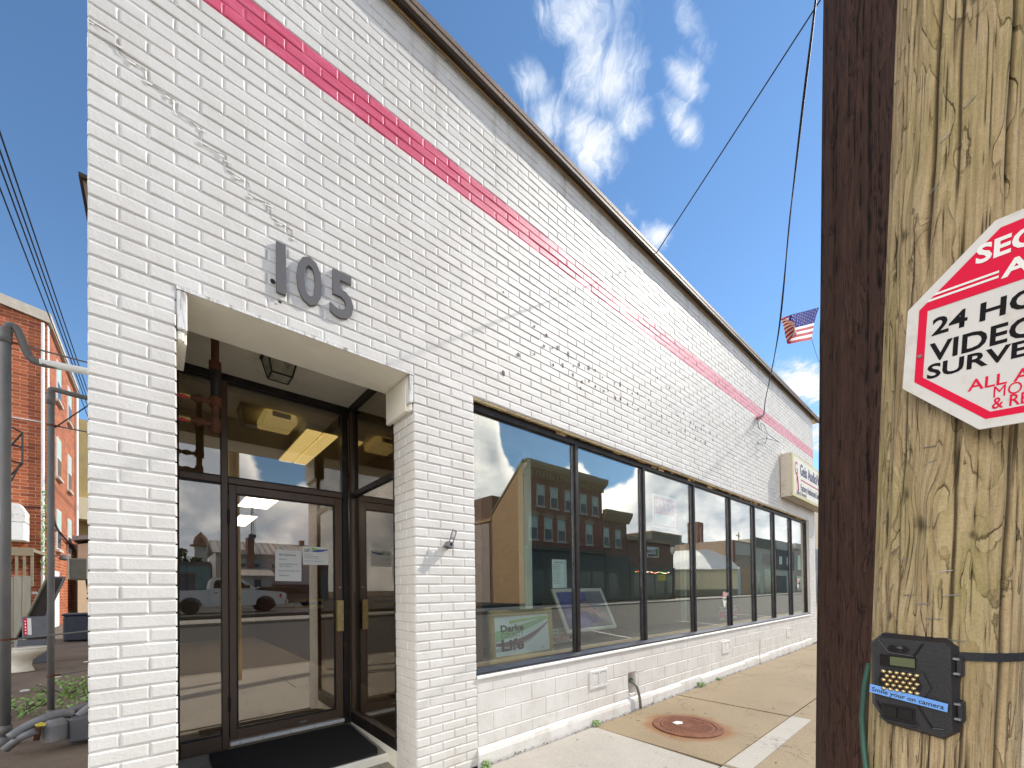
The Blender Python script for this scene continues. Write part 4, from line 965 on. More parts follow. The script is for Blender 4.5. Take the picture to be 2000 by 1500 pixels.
# ================================================================== poles by the kerb
def pole(name, label, base, top, r0, r1, z0, z1, m_, knots, cracks, seed, nu=150, nz=340, zfine=None, rough=.0016, group=None):
    rg = np.random.default_rng(seed)
    za, zb = zfine
    zs = np.concatenate([np.linspace(z0, za, 14)[:-1], np.linspace(za, zb, nz), np.linspace(zb, z1, 20)[1:]])
    th = np.linspace(0, 2*np.pi, nu, endpoint=False)
    TH, Z = np.meshgrid(th, zs)
    disp = np.zeros_like(TH); crack = np.zeros_like(TH); wu = TH*r0*1.0; wz = Z.copy()
    for k in range(26):                                               # long flutes of the grain
        a = rg.uniform(0, 2*np.pi); n = rg.integers(5, 40); disp += rough*.35*np.sin(n*TH+a+rg.uniform(-.5, .5)*np.sin(Z*rg.uniform(.5, 3)+a))
    dang = lambda a: (TH-a+np.pi) % (2*np.pi)-np.pi
    for (a, z, s) in knots:                                           # grain sweeping round knots
        du = dang(a)*r0; dz = (Z-z); q = np.sqrt((du/s)**2+(dz/(s*1.9))**2)
        wu += np.sign(du)*s*.55*np.exp(-q*q*.8)*(1-np.exp(-np.abs(du)/s*4)); wz += 0
        disp += s*.10*np.exp(-q*q*1.2)-s*.12*np.exp(-(q*3.2)**2)
        ang = np.arctan2(dz, du); qq = q*(1+.22*np.sin(2*ang+rg.uniform(0, 6))+.12*np.sin(5*ang+rg.uniform(0, 6)))
        crack = np.maximum(crack, .55*np.exp(-((qq-.85)/.07)**2)*np.clip(np.sin(ang*1.0+rg.uniform(0, 6))+.15, 0, 1))
        crack = np.maximum(crack, .75*np.exp(-(qq*4.0)**2))
    for (a, zlo, zhi, wd, dp) in cracks:                              # drying checks
        path = a+.035*np.sin(Z*rg.uniform(1.5, 5)+rg.uniform(0, 6))+.012*np.sin(Z*rg.uniform(18, 40))
        d = (((TH-path+np.pi) % (2*np.pi))-np.pi)*r0
        env = np.clip(np.minimum((Z-zlo)/.10, (zhi-Z)/.14), 0, 1)
        g_ = np.exp(-(d/(wd*(.35+.65*env)+1e-5))**2)*env
        disp -= dp*g_; crack = np.maximum(crack, g_)
    fr = (Z-z0)/(z1-z0)
    rad = r0+(r1-r0)*fr+disp
    X = base[0]+(top[0]-base[0])*fr+rad*np.cos(TH); Y = base[1]+(top[1]-base[1])*fr+rad*np.sin(TH)
    V = np.stack([X, Y, Z], -1).reshape(-1, 3); nr = len(zs)
    i = np.arange(nr-1)[:, None]*nu; j = np.arange(nu)[None, :]; j2 = (j+1) % nu
    F = np.stack([i+j, i+j2, i+nu+j2, i+nu+j], -1).reshape(-1, 4)
    me = bpy.data.meshes.new(name); me.from_pydata(V.tolist(), [], F.tolist()+[list(range((nr-1)*nu, nr*nu))])
    me.materials.append(MATS[m_]); me.polygons.foreach_set('use_smooth', [True]*len(me.polygons))
    ga = np.stack([r0*np.cos(wu/r0)+.0*wz, r0*np.sin(wu/r0), wz], -1).reshape(-1, 3)
    at = me.attributes.new('grain', 'FLOAT_VECTOR', 'POINT'); at.data.foreach_set('vector', ga.astype(np.float32).ravel())
    at = me.attributes.new('crack', 'FLOAT', 'POINT'); at.data.foreach_set('value', np.clip(crack, 0, 1).astype(np.float32).ravel())
    me.update(); o = bpy.data.objects.new(name, me); col.objects.link(o)
    t = thing('wooden_pole', label, 'pole', (base[0], base[1], 0), group); attach(o, t); o.name = 'shaft'
    return t
rgk = random.Random(11)
A0 = math.pi                                                          # the side that faces the shop door
ck = [(A0-.95, 1.55, 4.0, .0032, .012), (A0+.10, 1.2, 2.0, .0022, .006), (A0+.36, .4, 1.25, .0025, .006), (A0+.62, 1.85, 3.2, .0030, .008), (A0+.30, .2, 1.32, .0022, .006), (A0+.02, 1.86, 2.7, .0022, .007), (A0-.35, 1.8, 2.9, .0026, .007), (A0-.62, 1.0, 1.9, .0022, .006), (A0+.85, .3, 1.7, .0024, .006), (A0-.2, .3, 1.15, .0018, .005)]
ck += [(A0+rgk.uniform(-1.4, 1.5), z, z+rgk.uniform(.15, .9), rgk.uniform(.0005, .0013), rgk.uniform(.002, .004)) for z in [rgk.uniform(.3, 2.6) for _ in range(95)]]
kn = [(A0-.78, 1.93, .030), (A0-.30, 1.47, .036), (A0-.52, 1.52, .022), (A0+.35, 1.45, .020), (A0-1.0, 1.60, .016), (A0-.75, 1.33, .020), (A0-.62, 1.02, .018), (A0+.5, 1.05, .02), (A0+.1, 2.2, .016)]
front_pole = pole('shaft', 'weathered grey wooden pole with staples nearest the viewer, holding the octagonal sign', (.944, -2.493), (.955, -2.784), .0862, .074, -.2, 6.2, 'wood_grey', kn, ck, 5, nu=260, nz=620, zfine=(.75, 2.55), rough=.0010)
ck2 = [(A0+rgk.uniform(-1.4, 1.4), z, z+rgk.uniform(.4, 2.2), rgk.uniform(.0012, .004), rgk.uniform(.003, .008)) for z in [rgk.uniform(-.1, 4.3) for _ in range(46)]]
kn2 = [(A0-.9, 3.45, .035), (A0-1.1, 2.5, .05), (A0-.7, 2.35, .04), (A0-.8, 1.0, .04), (A0-.4, 1.8, .03)]
dark_pole = pole('shaft', 'dark brown creosoted wooden pole rising behind the grey pole', (2.268, -2.250), (2.298, -2.475), .167, .124, -.2, 10.5, 'wood_creosote', kn2, ck2, 9, nu=150, nz=420, zfine=(-.1, 4.6), rough=.0022)
def on_pole(th, z, e=.0):
    fr = (z+.2)/6.4; r = .0862+(.074-.0862)*fr+e
    return Vector((.944+.011*fr+r*math.cos(th), -2.493-.291*fr+r*math.sin(th), z))
# staples left by old posters, wire running down the pole
for k, (da, z, tl, l_) in enumerate(((.10, 2.06, .5, .013), (-.30, 1.965, .7, .014), (-.18, 2.03, .4, .012), (-.22, 1.585, -.1, .012), (-.20, 1.562, .4, .012), (-.42, 1.365, 0, .013), (-.23, 1.352, .1, .016), (.12, 1.365, .05, .018), (-.08, 1.33, 0, .016), (.20, 1.30, -.1, .016), (-.5, 1.42, .2, .010), (.05, 1.40, .1, .012))):
    p = on_pole(A0+da, z); tv = Vector((-math.sin(A0+da), math.cos(A0+da), 0)); nrm = Vector((math.cos(A0+da), math.sin(A0+da), 0)); d = (tv*math.cos(tl)+Vector((0, 0, 1))*math.sin(tl))*l_*.5
    mb = MB(); mb.tube([p-d-nrm*.003, p-d+nrm*.0022, p+d+nrm*.0022, p+d-nrm*.003], .0006, 'steel', 6)
    tag(mb.build('staple'), 'bent steel staple stuck in the grey pole', 'staple', 'staples in the grey pole')
mb = MB(); mb.tube([on_pole(A0-1.33, 1.245, .004), on_pole(A0-1.36, 1.21, .008), on_pole(A0-1.38, 1.15, .010), on_pole(A0-1.28, 1.10, .007), on_pole(A0-1.05, 1.05, .006), on_pole(A0-.92, .99, .006), on_pole(A0-.86, .6, .006), on_pole(A0-.86, .02, .006)], .0042, 'green_wire', 8)
tag(mb.build('ground_wire', smooth=True), 'green insulated wire running down the grey pole below the black camera', 'wire')
# octagonal warning plate
t = thing('warning_sign', 'red and white octagonal SECURITY ALERT sign nailed to the grey pole', 'sign', (.857, -2.62, 1.73))
s = .114; psi = -1.631; tv = Vector((math.cos(psi), math.sin(psi), 0)); roll = -.069
ov = Vector((.8575, -2.5335, 1.7345))
t2 = tv*math.cos(roll)+Vector((0, 0, 1))*math.sin(roll); u2 = -tv*math.sin(roll)+Vector((0, 0, 1))*math.cos(roll)
OM = frame_mx(ov+Vector((-.006, 0, 0)), t2, u2)
k_ = 2**-.5
def octo(ins):
    c = (s*(.5+k_), 0); rr_ = (s*(.5+k_)-ins)/math.cos(math.pi/8)
    return [(c[0]+rr_*math.cos(math.pi/8+i*math.pi/4), c[1]+rr_*math.sin(math.pi/8+i*math.pi/4)) for i in range(8)]
mb = MB(); mb.prism(octo(0), -.003, 0, 'sign_plate', 'xy', OM); mb.build('plate', t)
o1_, o2_ = octo(.0125), octo(.0215)
mb = MB()
for i in range(8): j = (i+1) % 8; mb.add([(*o1_[i], .0003), (*o1_[j], .0003), (*o2_[j], .0003), (*o2_[i], .0003)], [(0, 1, 2, 3)], 'sign_red', OM)
cx = s*(.5+k_); W2 = cx-.0125; ytop = .047
mb.add([(cx-W2+.0, ytop, .0005), (cx+W2, ytop, .0005), (o1_[0][0], o1_[0][1], .0005), (o1_[1][0], o1_[1][1], .0005), (o1_[2][0], o1_[2][1], .0005), (o1_[3][0], o1_[3][1], .0005)], [(0, 1, 2, 3, 4, 5)], 'sign_red', OM)
for yy in (.0595, .0660): mb.add([(yy-.040, yy, .0009), (.0875, yy, .0009), (.0875, yy+.0030, .0009), (yy-.037, yy+.0030, .0009)], [(0, 1, 2, 3)], 'sign_white', OM)
mb.build('printing', t)
for tx, xa, xb, ba, cp, mm, bd, zz in (('SECURITY', .0655, .2105, .0875, .0245, 'sign_white', .032, .0011), ('ALERT', .0895, .1865, .0565, .0215, 'sign_white', .032, .0011), ('24', .0275, .0620, .0085, .0245, 'sign_black', .024, .0004), ('HOUR', .0732, .178, .0085, .0245, 'sign_black', .024, .0004), ('VIDEO', .0262, .1270, -.0285, .0262, 'sign_black', .024, .0004), ('SURVEILLANCE', .0255, .244, -.0525, .0205, 'sign_black', .024, .0004), ('ALL ACTIVITIES', .0672, .2088, -.0830, .0152, 'sign_red', .014, .0004), ('MONITORED', .0910, .185, -.0985, .0148, 'sign_red', 0, .0004), ('& RECORDED', .0905, .186, -.1135, .0148, 'sign_red', .014, .0004)):
    text_fit('lettering', tx, xa, xb, ba, cp, mm, OM, t, zz, bd)
for x, y in ((.0165, -.016), (2*cx-.0165, -.016)):
    mb = MB(); mb.lathe([(.003, 0), (.002, .0012)], 'galv_old', 10, OM @ Matrix.Translation((x, y, .001))); mb.build('nail', t)
# trail camera on a strap
t = thing('trail_camera', 'black trail camera with a blue tape label strapped to the grey pole', 'camera', (.853, -2.53, 1.16))
CMX = frame_mx((.858, -2.483, 1.2335), (-.10, -1, 0), (0, .02, 1)) @ Matrix.Rotation(R(-1.2), 4, 'Z')
cw, ch_, cd = .096, .142, .052
def outline(i=0, w_=cw, h_=ch_): return [(i, .028), (.018, i), (w_-.016, i-.006), (w_-i, .010), (w_-i, h_-.012), (w_-.012, h_-i), (.014, h_-i), (i, h_-.016)]
mb = MB(); O_ = Matrix.Translation((0, -ch_/2, 0))
mb.prism(outline(0), -cd, -.012, 'plastic_black', 'xy', CMX @ O_)
a_, b_ = outline(0), outline(.006)
mb.add([(x, y, -.012) for x, y in a_]+[(x, y, 0) for x, y in b_], [(i, (i+1) % 8, (i+1) % 8+8, i+8) for i in range(8)]+[tuple(range(8, 16))], 'plastic_black', CMX @ O_)
mb.prism([(.020, .088), (.062, .090), (.070, .068), (.060, .050), (.020, .048), (.010, .066)], .0, .004, 'plastic_black', 'xy', CMX @ O_)
for p in (((.012, .132), (.024, .114)), ((.024, .114), (.052, .112)), ((.052, .112), (.062, .132)), ((.055, .04), (.070, .010)), ((.070, .010), (.082, .012)), ((.009, .036), (.016, .018))):
    mb.tube([(*p[0], .0005), (*p[1], .0005)], .0012, 'plastic_gloss', 6, CMX @ O_)
mb.build('body', t)
mb = MB(); mb.prism([(.026, .1165), (.044, .1165), (.047, .121), (.044, .126), (.026, .126), (.023, .121)], .0005, .003, 'plastic_gloss', 'xy', CMX @ O_); mb.lathe([(.005, 0), (.0045, .0045), (.001, .005)], 'plastic_gloss', 16, CMX @ O_ @ Matrix.Translation((.037, .1212, .001))); mb.build('lens', t)
mb = MB(); mb.box((.014, .093, .0006), (.054, .1105, .0035), 'plastic_gloss', CMX @ O_); mb.box((.026, .0955, .0036), (.0535, .1085, .0042), 'lcd', CMX @ O_); mb.build('display', t)
mb = MB(); mb.prism([(.015, .055), (.056, .054), (.061, .070), (.055, .0875), (.018, .0875), (.0115, .072)], .0041, .0050, 'plastic_gloss', 'xy', CMX @ O_)
for r_ in range(5):
    for c_ in range(6):
        x = .0185+c_*.0074+(.0037 if r_ % 2 else 0); y = .0585+r_*.0066
        if x < .0575: mb.lathe([(.0032, 0), (.0030, .0018), (.0018, .0034), (.0003, .0040)], 'led_gold', 10, CMX @ O_ @ Matrix.Translation((x, y, .0048)))
mb.build('infrared_leds', t, smooth=False)
mb = MB(); mb.box((.014, .012, .0004), (.052, .034, .003), 'plastic_gloss', CMX @ O_); mb.box((.016, .015, .003), (.0325, .032, .0042), 'plastic_gloss', CMX @ O_, .001); mb.box((.0335, .015, .003), (.050, .032, .0042), 'plastic_gloss', CMX @ O_, .001)
mb.tube([(.012, .014, .002), (.018, .009, .003), (.050, .008, .003), (.055, .012, .002)], .0018, 'plastic_black', 8, CMX @ O_); mb.build('motion_sensor', t)
for y0 in (.024, .088):
    mb = MB(); mb.box((cw-.003, y0, -.038), (cw+.005, y0+.030, -.006), 'plastic_black', CMX @ O_, .002)
    for q in (.003, .024): mb.box((cw-.006, y0+q, -.010), (cw+.002, y0+q+.004, -.003), 'steel', CMX @ O_, .001)
    mb.build('latch', t)
mb = MB(); mb.prism([(.001, .0490), (.086, .0385), (.087, .0505), (.002, .0620)], .0054, .0058, 'tape_blue', 'xy', CMX @ O_)
mb.build('label', t)
text_mesh('lettering', 'Smile your on camera', .0092, 'ink', CMX @ O_ @ Matrix.Translation((.0035, .0515, .0061)) @ Matrix.Rotation(R(-7.2), 4, 'Z'), t, bold=.012, ext=.0001, sx=.98)
mb = MB(); pts = [on_pole(A0+a*math.pi/12, 1.278+.0*a, .0035) for a in range(-12, 13)]
for p, q in zip(pts, pts[1:]): mb.add([p-Vector((0, 0, .006)), q-Vector((0, 0, .006)), q+Vector((0, 0, .006)), p+Vector((0, 0, .006))], [(0, 1, 2, 3)], 'wire_black')
mb.build('strap', t)
# wires in the air
def wire(pts, r, label, cat='wire', name='overhead_wire', group=None, n=6):
    mb = MB(); mb.tube(pts, r, 'wire_black', n); return tag(mb.build(name, smooth=True), label, cat, group)
def sag(a, b, d, n=24):
    a = Vector(a); b = Vector(b); return [a+(b-a)*(i/n)-Vector((0, 0, d*4*(i/n)*(1-i/n))) for i in range(n+1)]
wire(sag((4.61, -.085, 5.463), (4.61-.352*18, -18.2, 5.463+.375*18.1), .25, 40), .0065, 'single thin wire rising from the coping over the street')
cab = [(8.29, -.03, 4.462), (7.6, -.30, 4.23), (6.698, -.604, 4.098), (5.725, -.973, 4.056), (5.048, -1.23, 4.101), (4.579, -1.408, 4.273), (4.2, -1.55, 4.44), (3.927, -1.655, 4.577), (3.413, -1.85, 4.757), (2.955, -2.024, 4.852), (2.42, -2.22, 5.02)]
def smooth(p, k=5):
    p = [Vector(q) for q in p]; o = []
    for i in range(len(p)-1):
        a, b, c, d = p[max(i-1, 0)], p[i], p[i+1], p[min(i+2, len(p)-1)]
        for j in range(k):
            u = j/k; o.append(.5*((2*b)+(c-a)*u+(2*a-5*b+4*c-d)*u*u+(3*b-a-3*c+d)*u**3))
    return o+[p[-1]]
t = thing('service_cable', 'slack black twin cable from the dark pole to the red stripe, ends looped', 'cable', (8.29, 0, 4.46))
cs = smooth(cab)
mb = MB(); mb.tube(cs, .0055, 'wire_black', 6); mb.tube([p+Vector((.018*math.sin(i*.35), 0, -.016+.012*math.cos(i*.31))) for i, p in enumerate(cs)], .0050, 'wire_black', 6); mb.build('cable', t, smooth=True)
def wp(px, py, y): d = _f*795.64+_rr*(px-1000)-_uu*(py-1141.26); q = (y+2.6)/d.y; return (d.x*q, y, 1.382+d.z*q)
mb = MB()
mb.tube(smooth([wp(1440+a/10, 760+b/10, -.03-.05*(i % 3)) for i, (a, b) in enumerate(((545,470),(480,570),(430,545),(395,560),(400,680),(430,770),(500,825),(560,880),(580,960),(540,1050),(450,1085),(400,1050),(440,985),(560,970),(700,995),(825,1045)))]), .0042, 'wire_black', 6)
mb.tube(smooth([wp(1440+a/10, 760+b/10, -.05-.04*(i % 2)) for i, (a, b) in enumerate(((440,590),(410,660),(420,740),(470,800),(460,700),(475,665),(540,740),(580,850),(640,910),(820,1040)))]), .0040, 'wire_black', 6)
mb.build('loose_end', t, smooth=True)
mb = MB(); mb.box((8.20, -.06, 4.42), (8.34, .0, 4.47), 'stripe', bev=.008); mb.tube([(8.29, -.06, 4.47), (8.29, -.02, 4.50)], .012, 'galv_old', 8); mb.build('anchor', t)
for k, (x, y) in enumerate(((-1.753, 9.576), (-1.662, 9.499), (-1.604, 9.451), (-1.54, 9.396))):
    wire([(x, -40, 7.5), (x, 5, 7.5), (x, 40, 7.5), (x-.1, 90, 7.4)], .011, 'one of four parallel black wires over the yard beside the shop', 'wire', 'overhead_wire', 'wires over the yard')
# flag on a lamp post down the street
FL = thing('flag', 'small American flag flying from cords beyond the shop sign', 'flag', (16.5, .9, 9.0))
fy = .9
def fl(px, py, dy_=0): return Vector(wp(px, py, fy+dy_))
H0, H1 = fl(1601, 597), fl(1586, 664); 
mb = MB(); nu_, nv_ = 30, 26
def fp(u, v):
    top = [fl(1600, 600), fl(1577, 606), fl(1549, 614), fl(1536, 618), fl(1529, 622), fl(1527, 640)]
    bot = [fl(1585.5, 663), fl(1567, 667), fl(1545, 671), fl(1541, 668), fl(1545, 655), fl(1539, 664)]
    q = u*5; i = min(int(q), 4); f_ = q-i
    a = top[i].lerp(top[i+1], f_); b = bot[i].lerp(bot[i+1], f_); p = a.lerp(b, v)
    p.x += -(.20)*math.sin(v*math.pi)*(1-u)*.55; p.y += .12*math.sin(u*11+v*2.2)*u+(-.10 if u > .72 else 0)*(u-.72)*6
    return p
V = [fp(i/nu_, j/nv_) for i in range(nu_+1) for j in range(nv_+1)]
for i in range(nu_):
    for j in range(nv_):
        u, v = (i+.5)/nu_, (j+.5)/nv_; st = int(v*13)
        m_ = 'flag_blue' if (u < .52 and st < 7) else ('flag_red' if st % 2 == 0 else 'flag_white')
        a = i*(nv_+1)+j; mb.add([V[a], V[a+nv_+1], V[a+nv_+2], V[a+1]], [(0, 1, 2, 3)], m_)
cl = mb.build('cloth', FL, smooth=True)
mb = MB()
for r_ in range(9):
    for c_ in range(6 if r_ % 2 == 0 else 5):
        u = .52*(c_*2+(1 if r_ % 2 == 0 else 2))/12; v = (r_+1)/10*.5385; p = fp(u, v); tu = (fp(u+.01, v)-p).normalized(); tw = (fp(u, v+.01)-p).normalized(); nn = tu.cross(tw).normalized()
        for sg in (-1, 1):
            P5 = []
            for q in range(10): a = q*math.pi/5; rr_ = .040 if q % 2 == 0 else .016; P5.append(p+tu*rr_*math.sin(a)-tw*rr_*math.cos(a)+nn*.006*sg)
            mb.add(P5, [tuple(range(10))], 'flag_white')
st_ = mb.build('stars', cl)
mb = MB(); mb.tube([fp(0, 0), fl(1612, 590, .02)], .006, 'wire_black', 5); mb.tube(smooth([fp(0, 1), fl(1592, 685), fl(1600, 706), fl(1612, 722)]), .006, 'wire_black', 5); mb.build('cord', FL)
mb = MB(); q = fl(1612, 590, .02); mb.tube([(q.x, q.y, 4.4), (q.x, q.y, q.z+.4)], .035, 'win_white', 10); mb.build('flagpole', FL)
# ================================================================== the yard on the left
def pipe_post(label, x, y, ztop, r, branch, m_, mb_label):
    t = thing('vent_pipe', label, 'pipe', (x, y, 0))
    mb = MB(); mb.tube([(x, y, -.05), (x, y, ztop-.06)], r, m_, 18); mb.tube([(x, y, ztop-.16), (x, y, ztop-.06)], r*1.22, m_, 18); mb.tube([(x, y, .12), (x, y, .20)], r*1.25, m_, 18); mb.tube([(x, y, .0), (x, y, .10)], r*1.5, m_, 18)
    mb.build('riser', t, smooth=True)
    mb = MB(); mb.tube(branch, r*.92, m_, 14)
    mb.tube(branch[:3], r*1.2, m_, 14); mb.build('branch', t, smooth=True)
    return t
p1 = pipe_post('thick grey vent pipe at the left edge with a dropped elbow', -1.036, 3.25, 3.87, .0335, smooth([(-1.036, 3.25, 3.80), (-1.02, 3.25, 3.87), (-.97, 3.25, 3.86), (-.90, 3.25, 3.64), (-.83, 3.25, 3.595), (-.70, 3.25, 3.605), (-.23, 3.25, 3.64)], 4), 'galv', '')
mb = MB(); mb.tube([(-.83, 3.25, 3.60), (-.23, 3.25, 3.64)], .0345, 'win_white', 14); mb.build('white_sleeve', p1)
p2 = pipe_post('thinner grey vent pipe nearer the shop wall', -.818, 3.7, 3.52, .027, smooth([(-.818, 3.7, 3.46), (-.815, 3.7, 3.515), (-.77, 3.7, 3.52), (-.60, 3.7, 3.505), (-.23, 3.7, 3.50)], 4), 'galv', '')
for (x, y, r, zs) in ((-1.036, 3.25, .034, (3.72, .98)), (-.818, 3.7, .0275, (3.14, .55))):
    for z in zs:
        mb = MB(); mb.lathe([(r+.002, -.010), (r+.004, -.004), (r+.004, .004), (r+.002, .010)], 'pipe_rust', 16, Matrix.Translation((x, y, z))); mb.tube([(x+r, y-.01, z), (x+r+.04, y-.01, z+.002)], .010, 'pipe_rust', 8)
        mb.tube([(x+r+.03, y-.01, z), (-.23, y-.01, z+.06 if z < 2 else z-.02)], .0075, 'galv', 8); mb.build('wall_strap', p1 if r > .03 else p2)
mb = MB(); mb.tube([(-.79, 3.69, 3.12), (-.55, 3.69, 3.42)], .006, 'wire_black', 6); mb.build('brace_wire', p2)
t = thing('gas_meter_set', 'cluster of grey gas meter pipes and boxes at the foot of the yard', 'gas meter', (-.6, 3.0, 0))
mb = MB()
for a, b in (((-.62, 2.95, .0), (-.34, 3.2, .235)), ((-.45, 3.3, 0), (-.25, 3.6, .30))): mb.box(a, b, 'grey_metal', bev=.02)
mb.lathe([(.08, 0), (.085, .01), (.085, .15), (.06, .19), (.05, .20)], 'galv_old', 20, Matrix.Translation((-.70, 2.98, .05))); mb.build('meter', t)
mb = MB()
mb.tube(smooth([(-.95, 2.9, .16), (-.86, 2.95, .22), (-.74, 3.0, .27), (-.66, 3.05, .27), (-.60, 3.08, .25)], 4), .040, 'galv_old', 12); mb.tube(smooth([(-.62, 3.1, .28), (-.52, 3.12, .30), (-.44, 3.2, .30)], 4), .036, 'galv', 12)
mb.tube(smooth([(-.56, 3.05, .22), (-.50, 3.10, .28), (-.45, 3.2, .34), (-.42, 3.3, .38)], 4), .040, 'galv_old', 12); mb.tube(smooth([(-.52, 3.35, .34), (-.40, 3.4, .38), (-.28, 3.45, .42)], 4), .030, 'galv_old', 12)
mb.tube([(-.98, 2.92, .06), (-.90, 2.9, .14), (-.80, 2.86, .19)], .032, 'galv_old', 12); mb.tube([(-.80, 2.90, .10), (-.78, 2.90, .24)], .020, 'pipe_rust', 10)
mb.build('pipework', t, smooth=True)
mb = MB(); mb.tube([(-.80, 2.88, .235), (-.76, 2.87, .245)], .012, 'yellow_poster', 8); mb.box((-.79, 2.86, .225), (-.74, 2.875, .25), 'yellow_poster'); mb.build('yellow_tag', t)
# ground plants
for k, (x, y, r, h, n, sz, lb) in enumerate(((-1.15, 4.7, .30, .16, 150, .035, 'leafy green weed patch left of the thin vent pipe'), (-.62, 4.6, .26, .34, 230, .032, 'leafy green weed clump against the shop side wall'), (-.9, 5.6, .35, .22, 130, .035, 'sparse weed patch behind the thin vent pipe'), (-1.55, 5.0, .25, .18, 90, .035, 'low weed patch beside the thick vent pipe'), (-1.0, 14.5, .5, .6, 200, .06, 'green sapling in front of the dark container'))):
    t = thing('weed_patch', lb, 'plant', (x, y, 0), 'weeds in the yard'); mb = MB(); leaf_cluster(mb, (x, y, .01), r, h, n, 'leaf', sz); mb.build('foliage', t)
    mb = MB()
    for _ in range(10): a = random.uniform(0, 6.28); q = r*random.random(); mb.tube([(x, y, 0), (x+q*.5*math.cos(a), y+q*.5*math.sin(a), h*.5), (x+q*math.cos(a), y+q*math.sin(a), h*random.uniform(.5, 1))], .004, 'bark', 5)
    mb.build('stem', t)
# toilet
t = thing('toilet', 'discarded white toilet bowl standing on the bare yard earth', 'toilet', (-1.80, 8.8, 0))
TM = Matrix.Translation((-1.86, 8.85, 0)) @ Matrix.Rotation(R(-12), 4, 'Z')
mb = MB(); vs = []; fs = []; n = 22
prof = [(.0, .115, .16, 0), (.02, .115, .16, 0), (.10, .10, .13, 0), (.20, .11, .14, .0), (.27, .15, .20, .02), (.33, .185, .255, .04), (.39, .195, .275, .05), (.405, .19, .27, .05)]
for z, rx_, ry_, off in prof:
    for k in range(n): a = 2*math.pi*k/n; vs.append((off+ry_*math.cos(a)*(1.12 if math.cos(a) > 0 else .9), rx_*math.sin(a), z))
for i in range(len(prof)-1):
    for k in range(n): fs.append((i*n+k, i*n+(k+1) % n, (i+1)*n+(k+1) % n, (i+1)*n+k))
fs.append(tuple((len(prof)-1)*n+k for k in range(n))); mb.add(vs, fs, 'porcelain', TM); mb.build('bowl', t, smooth=True)
mb = MB(); vs = []; fs = []
for z, e in ((.408, 0), (.43, .004), (.438, -.006)):
    for k in range(n): a = 2*math.pi*k/n; vs.append((.05+(.275+e)*math.cos(a)*(1.12 if math.cos(a) > 0 else .9), (.195+e)*math.sin(a), z))
for i in range(2):
    for k in range(n): fs.append((i*n+k, i*n+(k+1) % n, (i+1)*n+(k+1) % n, (i+1)*n+k))
fs.append(tuple(2*n+k for k in range(n))); mb.add(vs, fs, 'porcelain', TM); mb.build('seat_lid', t)
mb = MB(); mb.box((-.52, -.22, .36), (-.30, .22, .74), 'porcelain', TM, .02); mb.build('cistern', t)
# junk leaning behind it
def slab(name, label, cat, o, t_, up, w_, h_, d_, m_, extra=None):
    t = thing(name, label, cat, o); mx = frame_mx(o, t_, up); mb = MB(); mb.box((0, 0, -d_), (w_, h_, 0), m_, mx, .015); mb.build('panel', t)
    if extra: extra(t, mx)
    return t
def gutter_x(t, mx):
    mb = MB(); mb.box((0, 0, 0), (.04, 1.35, .07), 'olive_metal', mx, .008); mb.box((.26, 0, 0), (.30, 1.35, .07), 'grey_metal', mx, .008); mb.box((.05, .02, .004), (.25, 1.33, .012), 'coping_under', mx); mb.build('rim', t)
slab('metal_tray', 'long dark metal tray leaning against the junk behind the toilet', 'metal tray', (-2.17, 10.3, .50), (1, .2, 0), (.30, .25, 1.0), .30, 1.38, .05, 'grey_metal', gutter_x)
def stick_x(t, mx):
    mb = MB(); mb.box((.03, .06, .001), (.13, .40, .004), 'sign_white', mx); mb.box((.03, .06, .0045), (.075, .40, .006), 'sign_red', mx)
    for q in range(5): mb.box((.042, .085+q*.06, .0062), (.062, .118+q*.06, .007), 'sign_white', mx)
    mb.build('warning_label', t)
slab('metal_cabinet', 'grey metal cabinet lying open with a red and white warning label', 'cabinet', (-2.02, 10.0, .52), (1, -.05, 0), (-.06, .20, 1), .40, .44, .30, 'grey_metal', stick_x)
slab('metal_door', 'dark metal door panel on edge behind the toilet', 'metal panel', (-2.12, 9.9, .0), (1, .0, 0), (.06, .2, 1), .52, .50, .06, 'grey_metal')
mb = MB()
for i in range(8): mb.box((-3.10+i*.125, 11.3, .2), (-3.10+i*.125+.116, 11.34, 1.78+random.uniform(-.03, .03)), 'pale_panel', bev=.006)
tag(mb.build('board_fence'), 'pale vertical board screen standing behind the metal tray', 'fence')
t = thing('board_heap', 'heap of grey broken boards and scrap on the earth beside the toilet', 'scrap heap', (-2.4, 9.6, 0))
for _ in range(14):
    mb = MB(); x, y = random.uniform(-2.9, -2.15), random.uniform(9.0, 10.6); mx = Matrix.Translation((x, y, random.uniform(.03, .35))) @ Matrix.Rotation(random.uniform(0, 3), 4, 'Z') @ Matrix.Rotation(random.uniform(-.5, .5), 4, 'Y'); l_ = random.uniform(.25, .6)
    mb.box((-l_, -.05, -.012), (l_, .05, .012), random.choice(('old_wood', 'pale_panel', 'grey_metal')), mx); mb.build('board', t)
for k, (x, y, s_) in enumerate(((-1.3, 7.4, .10), (-1.1, 9.2, .14), (-.75, 7.9, .07), (-1.45, 6.3, .08), (-.6, 10.6, .12))):
    mb = MB(); mb.prism([(x, y), (x+s_, y+.02), (x+s_*1.1, y+s_*.6), (x+.02, y+s_*.7)], .02, .028+.004*k, 'paper', 'xy'); tag(mb.build('litter'), ('scrap of white paper litter on the yard earth left of the thin pipe', 'largest scrap of white litter on the yard earth', 'small scrap of white litter close to the shop wall', 'white litter scrap in front of the toilet', 'far scrap of white litter near the dark bin')[k], 'litter', 'litter in the yard')
t = thing('window_air_conditioner', 'olive air conditioner on a steel bracket by the shop side wall', 'air conditioner', (-.8, 8.5, 1.6))
